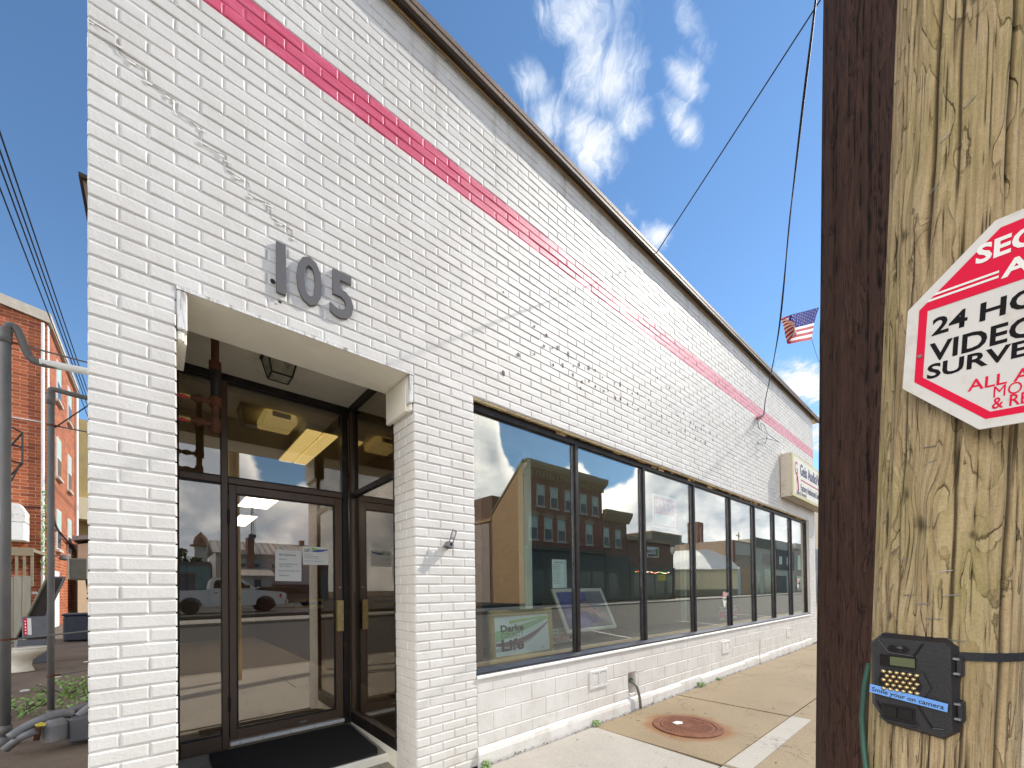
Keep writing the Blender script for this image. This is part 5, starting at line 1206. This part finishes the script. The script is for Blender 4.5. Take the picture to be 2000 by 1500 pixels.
mb = MB(); mb.box((-1.23, 8.4, 1.66), (-.23, 9.0, 2.06), 'olive_metal', bev=.015); mb.build('case', t)
mb = MB()
for x in (-1.22, -.98, -.74, -.50, -.26): mb.box((x, 8.385, 1.67), (x+.02, 8.3995, 2.05), 'pale_panel')
for i in range(12): mb.box((-1.20, 8.390, 1.685+i*.03), (-.25, 8.3985, 1.695+i*.03), 'grey_metal')
mb.build('grille', t)
mb = MB(); mb.tube([(-1.0, 8.6, 1.65), (-.99, 8.6, 1.40), (-.23, 8.6, 1.75)], .018, 'black_iron', 8); mb.tube([(-1.0, 8.6, 1.30), (-.23, 8.6, 1.62)], .018, 'black_iron', 8); mb.build('bracket', t)
t = thing('container_bin', 'dark slate bin at the back of the yard', 'bin', (-2.0, 15.5, 0)); mb = MB(); mb.box((-2.08, 15.2, 0), (-1.0, 16.1, .75), 'dumpster', bev=.03); mb.build('body', t); mb = MB(); mb.box((-2.11, 15.17, .755), (-.97, 16.13, .81), 'dumpster', bev=.02); mb.build('lid', t)
# tall brick building
BX, BY = -3.30, 22.0
t = thing('brick_building', 'tall orange brick building with stone capped parapet behind the yard', 'building', (-8, 27, 0))
mb = MB(); mb.prism([(-15, 0), (BX, 0), (BX, 12.35), (-15, 14.6)], BY, BY+7.6, 'brick_orange', 'xz'); mb.build('wall', t)
mb = MB(); mb.prism([(-15.1, 14.61), (BX+.12, 12.36), (BX+.12, 12.75), (-15.1, 15.0)], BY-.12, BY+.25, 'stone_cap', 'xz'); mb.prism([(BY+.2505, 12.36), (BY+7.7, 12.36), (BY+7.7, 12.75), (BY+.2505, 12.75)], BX-.2, BX+.12, 'stone_cap', 'yz'); mb.build('parapet_cap', t)
mb = MB(); mb.tube([(BX-.10, BY-.07, 0), (BX-.10, BY-.07, 12.3)], .05, 'win_white', 8); mb.tube([(BX+.07, BY+7.5, 0), (BX+.07, BY+7.5, 12.3)], .07, 'win_white', 8); mb.build('downpipe', t)
mb = MB(); mb.box((BX+.003, BY+.02, 0), (BX+.03, BY+.30, 12.3), 'win_white'); mb.build('corner_board', t)
def win_x(t, x, y0, y1, z0, z1, n=2):
    mb = MB(); mb.box((x+.005, y0, z0), (x+.05, y1, z1), 'win_white'); f = mb.build('window', t)
    mb = MB(); h = (z1-z0)/n
    for k in range(n): mb.box((x+.051, y0+.06, z0+k*h+.05), (x+.056, y1-.06, z0+(k+1)*h-.04), 'win_blind' if k else 'win_dark')
    mb.build('pane', f); mb = MB(); mb.box((x+.004, y0-.1, z0-.12), (x+.12, y1+.1, z0-.01), 'stone_cap'); mb.build('sill', f)
for z in (10.0, 6.6, 3.4):
    for y in (BY+1.9, BY+4.9): win_x(t, BX, y, y+1.0, z, z+1.75)
mb = MB(); mb.box((BX+.005, BY+1.2, 0), (BX+.06, BY+2.3, 2.4), 'win_white'); mb.build('door', t)
mb = MB()
for a, b in (((-4.45, 6.6), (-4.45, 8.0)), ((-4.45, 8.0), (-3.9, 7.7)), ((-3.9, 7.7), (-3.9, 6.5)), ((-3.9, 6.5), (-4.45, 6.6)), ((-4.45, 7.3), (-3.9, 7.1)), ((-4.45, 6.6), (-3.9, 7.7)), ((-4.3, 5.8), (-3.9, 6.5)), ((-3.95, 6.5), (-4.2, 5.7))): mb.tube([(a[0], BY-.25, a[1]), (b[0], BY-.25, b[1])], .03, 'black_iron', 6)
mb.tube([(-4.45, BY-.25, 7.4), (-4.45, BY, 7.4)], .03, 'black_iron', 6); mb.build('fire_escape_frame', t)
mb = MB(); mb.tube([(-15, BY-.06, 4.9), (BX-.1, BY-.06, 4.85)], .03, 'wire_black', 6); mb.tube([(-15, BY-.04, 8.3), (BX-.1, BY-.04, 8.3)], .02, 'win_white', 6); mb.build('cable_run', t)
mb = MB(); mb.tube(smooth([(BX+.06, BY+.6, 5.2), (BX+.07, BY+1.2, 4.4), (BX+.07, BY+3.0, 4.1), (BX+.07, BY+7.2, 3.7)]), .04, 'wire_black', 6); mb.build('wall_cable', t)
mb = MB(); mb.lathe([(.16, -.06), (.20, 0), (.16, .10), (.05, .14)], 'galv', 14, Matrix.Translation((BX+.4, BY+.9, 2.9))); mb.tube([(BX, BY+.9, 3.02), (BX+.4, BY+.9, 3.05)], .03, 'galv', 6); mb.build('floodlight', t)
mb = MB(); leaf_cluster(mb, (BX-.05, BY-.12, 2.2), .12, 3.6, 260, 'leaf', .06); tag(mb.build('ivy'), 'thin ivy climbing the corner of the orange brick building', 'ivy')
t = thing('wall_air_conditioner', 'white window air conditioner box on the orange brick wall', 'air conditioner', (-4.6, 21.5, 3.6))
mb = MB(); mb.box((-5.2, 21.2, 3.45), (-3.75, 21.99, 4.15), 'win_white', bev=.03); mb.build('case', t); mb = MB(); mb.prism([(-5.2, 4.16), (-3.75, 4.16), (-3.75, 4.55), (-3.9, 4.85), (-5.2, 4.9)], 21.2, 21.99, 'white_paint', 'xz'); mb.box((-5.1, 21.185, 3.55), (-4.2, 21.1995, 4.05), 'win_dark'); mb.build('hood', t)
t = thing('timber_landing', 'weathered timber landing with railing against the orange brick wall', 'landing', (-4.4, 20.5, 0))
mb = MB(); mb.box((-6.5, 20.0, 2.95), (-3.35, 21.9, 3.07), 'old_wood'); mb.box((-6.5, 19.93, 2.8), (-3.35, 19.99, 3.1), 'old_wood'); mb.build('deck', t)
mb = MB()
for x in (-3.78, -3.6, -3.42): mb.box((x, 19.94, 1.7), (x+.07, 20.0, 2.79), 'old_wood')
mb.build('railing', t)
for x in (-6.4, -4.6): mb = MB(); mb.box((x, 20.1, 0), (x+.12, 20.22, 2.94), 'old_wood'); mb.build('post', t)
mb = MB(); mb.prism([(-6.4, 1.65), (-3.2, 1.42), (-3.2, 1.50), (-6.4, 1.75)], 18.8, 19.6, 'galv_old', 'xz'); mb.prism([(-6.4, 1.95), (-3.75, 1.80), (-3.75, 1.86), (-6.4, 2.02)], 18.9, 19.8, 'pipe_rust', 'xz'); mb.build('scrap_roof', t)
# buildings behind
t = thing('tan_building', 'plain olive tan building glimpsed past the orange brick building', 'building', (-2, 38, 0)); mb = MB(); mb.box((-6, 38, 0), (3, 50, 13.5), 'tan_stucco'); mb.build('wall', t); mb = MB(); mb.prism([(-6, 6.6), (3, 6.0), (3, 7.6), (-6, 8.0)], 36.8, 37.99, 'cream_siding', 'xz'); mb.build('awning', t); mb = MB(); mb.box((-3.5, 37.93, 3.5), (-1.4, 37.99, 5.9), 'win_dark'); mb.build('window', t)
t = thing('cream_garage', 'cream garage with grey shingle gable at the back of the yard', 'garage', (-1.5, 26, 0)); mb = MB(); mb.prism([(-2.95, 0), (1.5, 0), (1.5, 3.2), (-.7, 4.4), (-2.95, 3.9)], 27, 33, 'cream_siding', 'xz'); mb.build('wall', t); mb = MB(); mb.prism([(-3.1, 4.05), (-.7, 4.55), (-.7, 4.75), (-3.1, 4.25)], 26.6, 33.2, 'shingle', 'xz'); mb.prism([(-.7, 4.55), (1.8, 3.2), (1.8, 3.4), (-.7, 4.75)], 26.6, 33.2, 'shingle', 'xz'); mb.build('roof', t)
t = thing('neighbour_building', 'beige neighbouring building beyond the far end of the shop', 'building', (18, 4, 0)); mb = MB(); mb.box((12.16, .45, 0), (26, 14, 4.4), 'beige_wall'); mb.box((12.16, .42, 0), (26, .449, .55), 'light_wall'); mb.build('wall', t); mb = MB(); mb.box((13.2, .40, .9), (15.0, .449, 2.4), 'win_dark'); mb.build('window', t)
# ================================================================== the other side of the street (seen in the glass)
FY = -21.0
def sash(t, xc, z0, z1, w_, hood=True, y=FY):
    mb = MB(); a, b = xc-w_/2, xc+w_/2
    for p, q, r_, s_ in ((a, a+.08, z0, z1), (b-.08, b, z0, z1), (a+.08, b-.08, z1-.08, z1), (a+.08, b-.08, z0, z0+.08), (a+.08, b-.08, (z0+z1)/2-.03, (z0+z1)/2+.03)): mb.box((p, y+.005, r_), (q, y+.07, s_), 'stone_cap')
    mb.box((a-.08, y+.005, z0-.14), (b+.08, y+.16, z0-.005), 'stone_cap')
    if hood: mb.prism([(a-.12, z1+.005), (b+.12, z1+.005), (b+.16, z1+.22), (xc, z1+.42), (a-.16, z1+.22)], y+.005, y+.13, 'cornice_brown', 'xz')
    f = mb.build('window', t)
    mb = MB(); zm = (z0+z1)/2; mb.box((a+.08, y+.01, zm+.03), (b-.08, y+.03, z1-.08), 'win_blind'); mb.box((a+.08, y+.01, z0+.08), (b-.08, y+.03, zm-.03), 'win_dark'); mb.build('pane', f)
t = thing('corner_block', 'three storey red brick block with brown stucco side, across the street, mirrored in the windows', 'building', (27, -23, 0))
mb = MB(); mb.prism([(FY, 0), (FY, 11.35), (-25.0, 7.75), (-25.0, 0)], 22.1, 32.45, 'brick_red', 'yz'); mb.build('wall', t)
mb = MB(); mb.prism([(FY, 0), (FY, 11.4), (-25.0, 7.8), (-25.0, 0)], 22.06, 22.098, 'brown_stucco', 'yz'); mb.build('side_wall', t)
mb = MB(); mb.prism([(FY+.6, 11.36), (FY-.1, 11.36), (-25.1, 7.85), (-25.1, 7.98), (FY-.1, 11.62), (FY+.6, 11.62)], 22.0, 32.5, 'cornice_brown', 'yz'); mb.build('roof', t)
mb = MB(); mb.prism([(FY+.005, 10.55), (FY+.10, 10.55), (FY+.16, 10.9), (FY+.5, 11.15), (FY+.62, 11.40), (FY+.62, 11.7), (FY+.005, 11.7)], 22.0, 32.7, 'cornice_brown', 'yz')
for i in range(24): mb.box((22.3+i*.43, FY+.11, 10.62), (22.42+i*.43, FY+.34, 11.0), 'cornice_brown')
mb.build('cornice', t)
for xc in (24.0, 25.66, 27.5, 29.55, 31.3): sash(t, xc, 8.2, 10.0, .95, False)
for xc in (23.1, 24.87, 26.53, 28.4, 30.35): sash(t, xc, 5.4, 7.35, 1.0)
mb = MB(); mb.box((22.1, FY+.004, .15), (32.45, FY+.25, 4.55), 'store_green'); mb.box((22.05, FY+.004, 4.56), (32.5, FY+.45, 4.8), 'store_green')
for i in range(5): mb.box((22.5+i*2, FY+.251, .7), (24.2+i*2, FY+.26, 2.9), 'win_dark')
mb.build('shopfront', t)
t = thing('rear_addition', 'red brown rear wing with mauve lower wall behind the red brick block', 'building', (27, -33, 0)); mb = MB(); mb.box((22.1, -42, 0), (33, -25.05, 9.6), 'far_brown'); mb.build('wall', t); mb = MB(); mb.box((22.02, -41.9, .1), (22.098, -25.4, 7.2), 'mauve_wall'); mb.box((21.98, -42, 7.35), (22.098, -25.06, 7.6), 'brown_stucco'); mb.build('render', t)
t = thing('two_storey_block', 'two storey brown brick block right of the red brick block, mirrored in the windows', 'building', (34.5, -23, 0))
mb = MB(); mb.box((32.5, -33, 0), (36.55, FY, 8.6), 'brick_brown'); mb.build('wall', t)
mb = MB(); mb.prism([(FY+.005, 7.9), (FY+.1, 7.9), (FY+.5, 8.6), (FY+.55, 8.95), (FY+.005, 8.95)], 32.55, 36.9, 'cornice_brown', 'yz'); mb.build('cornice', t)
for xc in (33.0, 35.0): sash(t, xc, 5.4, 7.2, .9, False)
mb = MB(); mb.box((32.5, FY+.004, .15), (36.6, FY+.25, 4.5), 'store_green'); mb.box((33, FY+.251, .6), (34.5, FY+.26, 2.8), 'win_dark'); mb.build('shopfront', t)
t = thing('low_brown_shop', 'low brown shop with green front and coloured bulbs, mirrored in the windows', 'building', (41, -24, 0))
mb = MB(); mb.box((36.6, -34, 0), (46.0, FY, 6.55), 'far_brown'); mb.box((36.6, FY+.001, 6.3), (46.05, FY+.2, 6.7), 'cornice_brown'); mb.build('wall', t)
mb = MB(); mb.box((36.6, FY+.004, .15), (46.0, FY+.3, 3.6), 'store_green')
for i in range(4): mb.box((37.2+i*2.2, FY+.301, .6), (39.0+i*2.2, FY+.31, 2.7), 'win_dark')
mb.box((42.2, FY+.312, 2.1), (43.9, FY+.32, 2.75), 'yellow_poster'); mb.build('shopfront', t)
mb = MB()
for i in range(34): x = 37.4+i*.21; mb.lathe([(.02, -.05), (.055, 0), (.02, .05)], 'bulb_%d' % random.choice((0, 0, 1, 2, 3, 3)), 6, Matrix.Translation((x, FY+.42, 3.0+.06*math.sin(i*.6))))
mb.tube([(37.3, FY+.42, 3.06), (44.6, FY+.42, 3.06)], .012, 'wire_black', 5); tag(mb.build('bulb_string'), 'string of coloured bulbs on the green shopfront across the street', 'string lights')
t = thing('shop_board', 'white board sign with green emblem on the low brown shop', 'sign', (41.6, FY+.1, 4.7)); mb = MB(); mb.box((40.4, FY+.01, 4.68), (42.8, FY+.08, 5.85), 'sign_white'); mb.build('board', t); mb = MB()
mb.box((42.05, FY+.081, 4.8), (42.65, FY+.09, 5.7), 'leaf'); mb.box((40.5, FY+.081, 4.78), (41.95, FY+.09, 5.05), 'ink_grey'); mb.build('emblem', t)
o = text_mesh('lettering', 'TOWN', .52, 'ink', frame_mx((41.95, FY+.085, 5.15), (-1, 0, 0), (0, 0, 1)), t, bold=.02)
t = thing('far_hall', 'dark flat roofed hall rising behind the low brown shop', 'building', (71, -40, 0)); mb = MB(); mb.box((66, -48, 0), (77, -35, 11.1), 'dark_flat'); mb.build('wall', t); mb = MB(); mb.box((65.9, -48.1, 11.105), (77.1, -34.9, 11.35), 'cornice_brown'); mb.build('roof_edge', t)
t = thing('white_roof_shed', 'long beige shed with white sloping roof, mirrored in the fourth window', 'shed', (62, -28, 0))
SH = frame_mx((56.6, -27.4, 0), (.771, .637, 0), (0, 0, 1))                 # x along the front, y up, z towards the street
mb = MB(); mb.box((-1.5, 0, 0), (10.6, 3.9, 14), 'siding_beige', SH); mb.box((-1.5, 0, -.05), (10.6, .95, -.002), 'dark_flat', SH)
for i in range(40): mb.box((-1.5+i*.3, .96, -.03), (-1.43+i*.3, 3.8, -.002), 'siding_beige', SH)
mb.build('wall', t)
mb = MB(); mb.add([(-1.7, 3.85, -.3), (10.8, 3.85, -.3), (10.8, 3.97, -.3), (-1.7, 3.97, -.3), (-1.7, 6.9, 5), (10.8, 7.4, 5), (10.8, 3.91, 14), (-1.7, 3.91, 14)], [(0, 1, 2, 3), (3, 2, 5, 4), (4, 5, 6, 7), (0, 7, 6, 1), (0, 3, 4, 7), (1, 6, 5, 2)], 'roof_white', SH)
for i in range(21): mb.add([(-1.6+i*.6, 3.99, -.29), (-1.55+i*.6, 3.99, -.29), (-1.55+i*.6, 6.95+.024*i, 4.95), (-1.6+i*.6, 6.95+.024*i, 4.95)], [(0, 1, 2, 3)], 'grey_clap', SH)
mb.build('roof', t)
t = thing('boiler_house', 'dark boiler house with tall brick chimney stack behind the white roofed shed', 'building', (85, -44, 0)); mb = MB(); mb.box((75, -56, 0), (112, -42, 11.6), 'dark_flat'); mb.build('wall', t)
mb = MB(); mb.box((99.5, -44.5, 11.6), (102.6, -41.99, 17.2), 'brick_red'); mb.box((100.6, -41.985, 11.7), (101.1, -41.97, 16), 'stone_cap'); mb.build('chimney', t)
def block(name, label, cat, x0, x1, z, m_, extra): 
    t = thing(name, label, cat, ((x0+x1)/2, -28, 0)); mb = MB(); mb.box((x0, -40, 0), (x1, -22, z), m_); mb.build('wall', t)
    for nm, m2, rects in extra:
        mb = MB()
        for a, b, c, d, p in rects: mb.box((a, -21.995, c), (b, -21.99+p, d), m2)
        mb.build(nm, t)
block('worn_brick_garage', 'worn brick garage with white band and wide brown door, mirrored in the fifth window', 'garage', 66.6, 74.2, 8.5, 'brick_worn', (('band', 'light_wall', ((67.8, 74.2, 6.3, 8.2, .08),)), ('door', 'brown_stucco', ((70.2, 73.4, 0, 4.2, .05),)), ('patch', 'roof_white', ((67.6, 69.6, 0, 4.4, .04),)), ('pier', 'brick_red', ((66.6, 67.5, 0, 8.5, .1),))))
block('pale_warehouse', 'pale flat fronted warehouse further along, mirrored in the sixth window', 'building', 74.3, 86.6, 9.2, 'light_wall', (('parapet', 'dark_flat', ((74.3, 86.6, 8.0, 9.6, .25),)), ('opening', 'win_dark', ((75.2, 78.4, .1, 4.0, .05), (80.5, 84.5, .1, 4.4, .05))), ('panel', 'mauve_wall', ((80, 85.5, 5.0, 7.0, .05),))))
block('black_white_shop', 'black and white shop front far along the street, mirrored in the seventh window', 'building', 86.7, 98, 9.9, 'light_wall', (('fascia', 'black_wall', ((86.8, 97.9, 4.4, 8.2, .2), (87, 93, .1, 3.2, .1))), ('window', 'win_white', ((88.2, 89.8, 5.4, 6.9, .22), (93.0, 94.6, 5.4, 6.9, .22)))))
block('far_end_block', 'grey block closing the far end of the street in the last window', 'building', 98.1, 140, 9.6, 'mauve_wall', (('cornice', 'light_wall', ((98.1, 140, 8.9, 10.0, .4),)), ('window', 'win_dark', ((100.5, 103, 4.6, 7.6, .1), (105, 108, 4.6, 7.6, .1), (99.5, 112, .2, 3.2, .1)))))
# street lamp, poles, mast
t = thing('street_lamp', 'black street lamp with pale globe on the far pavement', 'street lamp', (44.7, -20.3, 0)); LX = Matrix.Translation((44.7, -20.3, 0))
mb = MB(); mb.lathe([(.28, 0), (.28, .25), (.2, .4), (.10, .8), (.07, 1.2), (.06, 5.0), (.09, 5.1)], 'black_iron', 14, LX); mb.build('post', t)
mb = MB(); mb.lathe([(.10, 5.1), (.24, 5.35), (.30, 5.7), (.22, 5.98)], 'win_white', 14, LX); mb.build('globe', t); mb = MB(); mb.lathe([(.33, 5.98), (.30, 6.1), (.10, 6.35), (.02, 6.55)], 'galv', 14, LX); mb.build('cap', t)
for x, y, h, lb in ((-1.74, -18.3, 13.0, 'tall utility pole across the street holding the thin wire'), (91.7, -30, 12.6, 'distant utility pole with crossarm behind the worn brick garage')):
    t = thing('utility_pole', lb, 'utility pole', (x, y, 0)); mb = MB(); mb.tube([(x, y, -.1), (x, y, h)], [.16, .10], 'old_wood', 12); mb.build('shaft', t); mb = MB(); mb.box((x-1.1, y-.16, h-.8), (x+1.1, y-.10, h-.65), 'old_wood')
    for q in (-.9, -.4, .4, .9): mb.lathe([(.04, 0), (.06, .08), (.03, .16)], 'porcelain', 8, Matrix.Translation((x+q, y-.13, h-.65)))
    mb.build('crossarm', t)
t = thing('radio_mast', 'slim lattice radio mast above the tin roofed house', 'mast', (23.7, -150, 0)); mb = MB(); cx_, cy_ = 23.7, -150
for k in range(3): a = 2.1*k; mb.tube([(cx_+1.0*math.cos(a), cy_+1.0*math.sin(a), 0), (cx_+.25*math.cos(a), cy_+.25*math.sin(a), 30), (cx_, cy_, 34)], .10, 'grey_metal', 5)
for i in range(26):
    z = 3+i; r_ = 1.0-.75*z/30
    for k in range(3): a, b = 2.1*k, 2.1*(k+1); mb.tube([(cx_+r_*math.cos(a), cy_+r_*math.sin(a), z), (cx_+r_*math.cos(b), cy_+r_*math.sin(b), z+1)], .05, 'grey_metal', 4)
mb.tube([(cx_+.9, cy_, 19), (cx_+.9, cy_, 27)], .05, 'grey_metal', 4); mb.box((cx_-1, cy_-.5, 19), (cx_+1, cy_+.5, 20.2), 'grey_metal'); mb.build('lattice', t)
# houses over the parking lot
t = thing('tin_roof_house', 'grey clapboard house with rusty tin roof behind the pickup truck', 'house', (11, -47, 0))
mb = MB(); mb.box((4.6, -53, 0), (15.6, -46, 5.5), 'grey_clap'); mb.build('wall', t)
mb = MB(); mb.prism([(-45.6, 5.4), (-45.6, 5.52), (-49.5, 7.1), (-53.4, 5.52), (-53.4, 5.4), (-49.5, 6.95)], 4.3, 15.9, 'tin_roof', 'yz')
for i in range(20): mb.prism([(-45.7, 5.57), (-49.5, 7.12), (-49.5, 7.18), (-45.7, 5.63)], 4.4+i*.6, 4.46+i*.6, 'tin_roof', 'yz')
mb.build('roof', t)
mb = MB(); mb.box((7.3, -46.9, 3.8), (7.9, -45.4, 7.2), 'brick_red'); mb.box((13.2, -49.5, 6.6), (13.7, -49, 7.6), 'black_iron'); mb.build('chimney', t)
for x in (6.9, 8.2, 9.9, 10.8, 12.3): sash(t, x, 3.9, 5.0, .7, False, -46)
mb = MB(); mb.box((5.2, -45.99, .2), (9.2, -43.6, 3.0), 'grey_clap'); mb.build('porch', t); mb = MB(); mb.prism([(-43.3, 3.0), (-43.3, 3.1), (-45.99, 4.1), (-45.99, 3.01)], 5.0, 9.4, 'tin_roof', 'yz'); mb.build('porch_roof', t); mb = MB(); mb.box((7.6, -43.59, 1.9), (8.2, -43.52, 2.7), 'win_dark'); mb.box((9.5, -45.99, .2), (15.6, -45.6, 2.2), 'black_wall'); mb.build('window', t)
t = thing('teal_warehouse', 'plain teal clad warehouse behind the pickup bed', 'building', (1, -52, 0)); mb = MB(); mb.box((-14, -60, 0), (4.5, -50, 4.6), 'teal_wall'); mb.box((-14, -49.99, 4.3), (4.5, -49.9, 4.75), 'grey_metal'); mb.build('wall', t)
t = thing('grey_outbuilding', 'low grey outbuilding at the left of the parking lot', 'shed', (0, -34, 0)); mb = MB(); mb.box((-6, -38, 0), (2.2, -33, 2.75), 'grey_metal'); mb.build('wall', t); mb = MB(); mb.box((-6.1, -38.1, 2.755), (2.3, -32.9, 2.9), 'dark_flat'); mb.build('roof', t)
t = thing('cupola_tower', 'distant domed cupola tower above the trees', 'tower', (6.4, -92, 0)); mb = MB(); mb.box((5.4, -93, 0), (7.4, -91, 10.2), 'light_wall'); mb.build('shaft', t); mb = MB(); mb.lathe([(1.7, 10.2), (1.7, 10.5), (1.2, 10.6), (1.2, 11.2), (1.0, 11.9), (.5, 12.5), (.05, 13.0)], 'far_brown', 14, Matrix.Translation((6.4, -92, 0))); mb.build('dome', t)
def tree(x, y, h, r_, lb, n=700):
    t = thing('tree', lb, 'tree', (x, y, 0), 'trees beyond the warehouse'); mb = MB(); mb.tube([(x, y, 0), (x+.1, y, h*.4), (x, y+.1, h*.85)], [.25, .18, .05], 'bark', 8)
    for k in range(5): a = k*1.3; mb.tube([(x, y, h*.4), (x+r_*.7*math.cos(a), y+r_*.7*math.sin(a), h*.75)], [.1, .03], 'bark', 6)
    mb.build('trunk', t); mb = MB()
    for _ in range(n):
        a = random.uniform(0, 6.28); q = r_*random.random()**.6; zc = h*(.35+.65*random.random()); q *= (1.15-(zc/h-.35)*1.3)
        p = Vector((x+q*math.cos(a), y+q*math.sin(a), zc)); s_ = random.uniform(.15, .38); d = Vector((random.gauss(0, 1), random.gauss(0, 1), random.gauss(0, 1))).normalized(); u = d.orthogonal().normalized()
        mb.add([p-d*s_, p+u*s_*.6, p+d*s_, p-u*s_*.6], [(0, 1, 2, 3)], 'leaf_dark')
    mb.build('crown', t)
for x, y, h, r_, lb in ((2.8, -78, 8.5, 2.6, 'dark pointed tree left of the cupola tower'), (5.0, -80, 7.2, 2.0, 'small dark tree in front of the cupola tower'), (9.6, -82, 8.0, 2.6, 'dark rounded tree right of the cupola tower')): tree(x, y, h, r_, lb)
# pickup truck, facing +X
t = thing('pickup_truck', 'white pickup truck parked side on across the street, mirrored in the door', 'pickup truck', (3.2, -24, .2)); PX, PY, PZ = 1.41, -24.0, .20
def side(poly, y0, y1, m_, name, par=t):
    mb = MB(); mb.prism([(PX+a, PZ+b) for a, b in poly], y0, y1, m_, 'xz'); return mb.build(name, par)
def arch(cx, r_, z0): return [(cx+r_*math.cos(a), z0+r_*math.sin(a)) for a in [math.pi*(1-i/10) for i in range(11)]]
wb = 3.57
low = [(-1.05, .55), (-.52, .50)]+arch(0, .50, .45)+[(.52, .42), (wb-.54, .42)]+arch(wb, .52, .45)+[(wb+.55, .42), (wb+1.05, .45), (wb+1.12, .62), (wb+1.10, 1.02), (wb+.95, 1.18), (wb-.35, 1.32), (2.25, 1.36), (-1.08, 1.32)]
side(low, PY-1.0, PY+1.0, 'truck_white', 'body')
cab = [(.82, 1.37), (.88, 1.80), (1.0, 1.98), (1.2, 2.03), (2.15, 2.03), (2.42, 1.95), (3.15, 1.365)]
side(cab, PY-.86, PY+.86, 'truck_white', 'cab')
for poly in ([(1.02, 1.42), (1.06, 1.78), (1.18, 1.90), (1.62, 1.90), (1.62, 1.42)], [(1.72, 1.42), (1.72, 1.90), (2.25, 1.88), (2.80, 1.42)]):
    side(poly, PY+.861, PY+.868, 'car_glass', 'side_window')
mb = MB(); mb.add([(PX+2.44, PY-.8, PZ+1.93), (PX+2.44, PY+.8, PZ+1.93), (PX+3.16, PY+.84, PZ+1.39), (PX+3.16, PY-.84, PZ+1.39)], [(0, 3, 2, 1)], 'car_glass', Matrix.Translation((.012, 0, .012))); mb.build('windscreen', t)
for cx in (0, wb):
    for sgn in (1, -1):
        WM_ = Matrix.Translation((PX+cx, PY+sgn*.93, PZ+.40)) @ Matrix.Rotation(R(-90*sgn), 4, 'X')
        mb = MB(); mb.lathe([(.24, -.12), (.36, -.12), (.40, -.06), (.40, .06), (.36, .12), (.24, .12)], 'tyre', 28, WM_); wh = mb.build('wheel', t)
        mb = MB(); mb.lathe([(.245, .05), (.25, .11), (.22, .10), (.20, .06), (.001, .05)], 'grey_metal', 24, WM_, False)
        for k in range(6): mb.box((-.03, .03, .06), (.03, .23, .105), 'chrome', WM_ @ Matrix.Rotation(R(60*k), 4, 'Z'))
        mb.lathe([(.06, .05), (.06, .11), (.001, .115)], 'chrome', 12, WM_, False); mb.build('rim', wh)
mb = MB(); mb.box((PX+wb+.98, PY-.55, PZ+.78), (PX+wb+1.13, PY+.55, PZ+1.12), 'black_iron', bev=.02)
for q in (-.5, -.17, .17, .5): mb.box((PX+wb+1.131, PY+q-.03, PZ+.78), (PX+wb+1.15, PY+q+.03, PZ+1.12), 'chrome')
mb.build('grille', t)
for sgn in (1, -1): mb = MB(); mb.box((PX+wb+.86, PY+sgn*.62, PZ+.80), (PX+wb+1.115, PY+sgn*1.006, PZ+1.10), 'win_white', bev=.03); mb.box((PX+wb+.74, PY+sgn*.98, PZ+.84), (PX+wb+.855, PY+sgn*1.008, PZ+1.08), 'sign_red'); mb.build('headlight', t)
mb = MB(); mb.box((PX+wb+1.02, PY-1.0, PZ+.46), (PX+wb+1.24, PY+1.0, PZ+.74), 'chrome', bev=.04); mb.box((PX-1.22, PY-.95, PZ+.5), (PX-1.06, PY+.95, PZ+.72), 'chrome', bev=.03); mb.build('bumper', t)
mb = MB(); mb.box((PX+1.03, PY+1.003, PZ+1.16), (PX+1.22, PY+1.03, PZ+1.20), 'chrome'); mb.box((PX+2.56, PY+.95, PZ+1.42), (PX+2.75, PY+1.2, PZ+1.62), 'black_iron', bev=.03); mb.box((PX+.80, PY+1.001, PZ+.5), (PX+.81, PY+1.004, PZ+1.3), 'black_iron'); mb.box((PX+1.67, PY+1.001, PZ+.5), (PX+1.68, PY+1.004, PZ+1.34), 'black_iron'); mb.lathe([(.13, 0), (.13, .003)], 'leaf_dark', 16, Matrix.Translation((PX+2.2, PY+1.001, PZ+.85)) @ Matrix.Rotation(R(-90), 4, 'X')); mb.build('trim', t)
# dark estate car further back
t = thing('estate_car', 'dark grey estate car parked behind the pickup bonnet', 'car', (8, -29, .2)); QX, QY = 6.2, -29.0
mb = MB(); mb.prism([(QX+a, .2+b) for a, b in [(-.9, .35), (-.42, .35)]+arch(0, .38, .33)+[(.42, .35), (2.3, .35)]+arch(2.7, .38, .33)+[(3.12, .35), (3.6, .4), (3.65, .75), (3.3, .92), (2.4, 1.0), (-.95, 1.0)]], QY-.9, QY+.9, 'suv_grey', 'xz'); mb.build('body', t)
mb = MB(); mb.prism([(QX+a, .2+b) for a, b in [(-.9, 1.005), (-.65, 1.5), (1.1, 1.52), (1.5, 1.45), (2.35, 1.005)]], QY-.78, QY+.78, 'car_glass', 'xz'); mb.prism([(QX+a, .2+b) for a, b in [(-.67, 1.49), (-.60, 1.58), (1.1, 1.60), (1.5, 1.50), (1.1, 1.525)]], QY-.79, QY+.79, 'suv_grey', 'xz'); mb.build('cabin', t)
for cx in (0, 2.7):
    for sgn in (1, -1): mb = MB(); mb.lathe([(.18, -.1), (.31, -.1), (.33, -.05), (.33, .05), (.31, .1), (.18, .1), (.001, .07)], 'tyre', 20, Matrix.Translation((QX+cx, QY+sgn*.83, .53)) @ Matrix.Rotation(R(-90*sgn), 4, 'X'), False); mb.build('wheel', t)
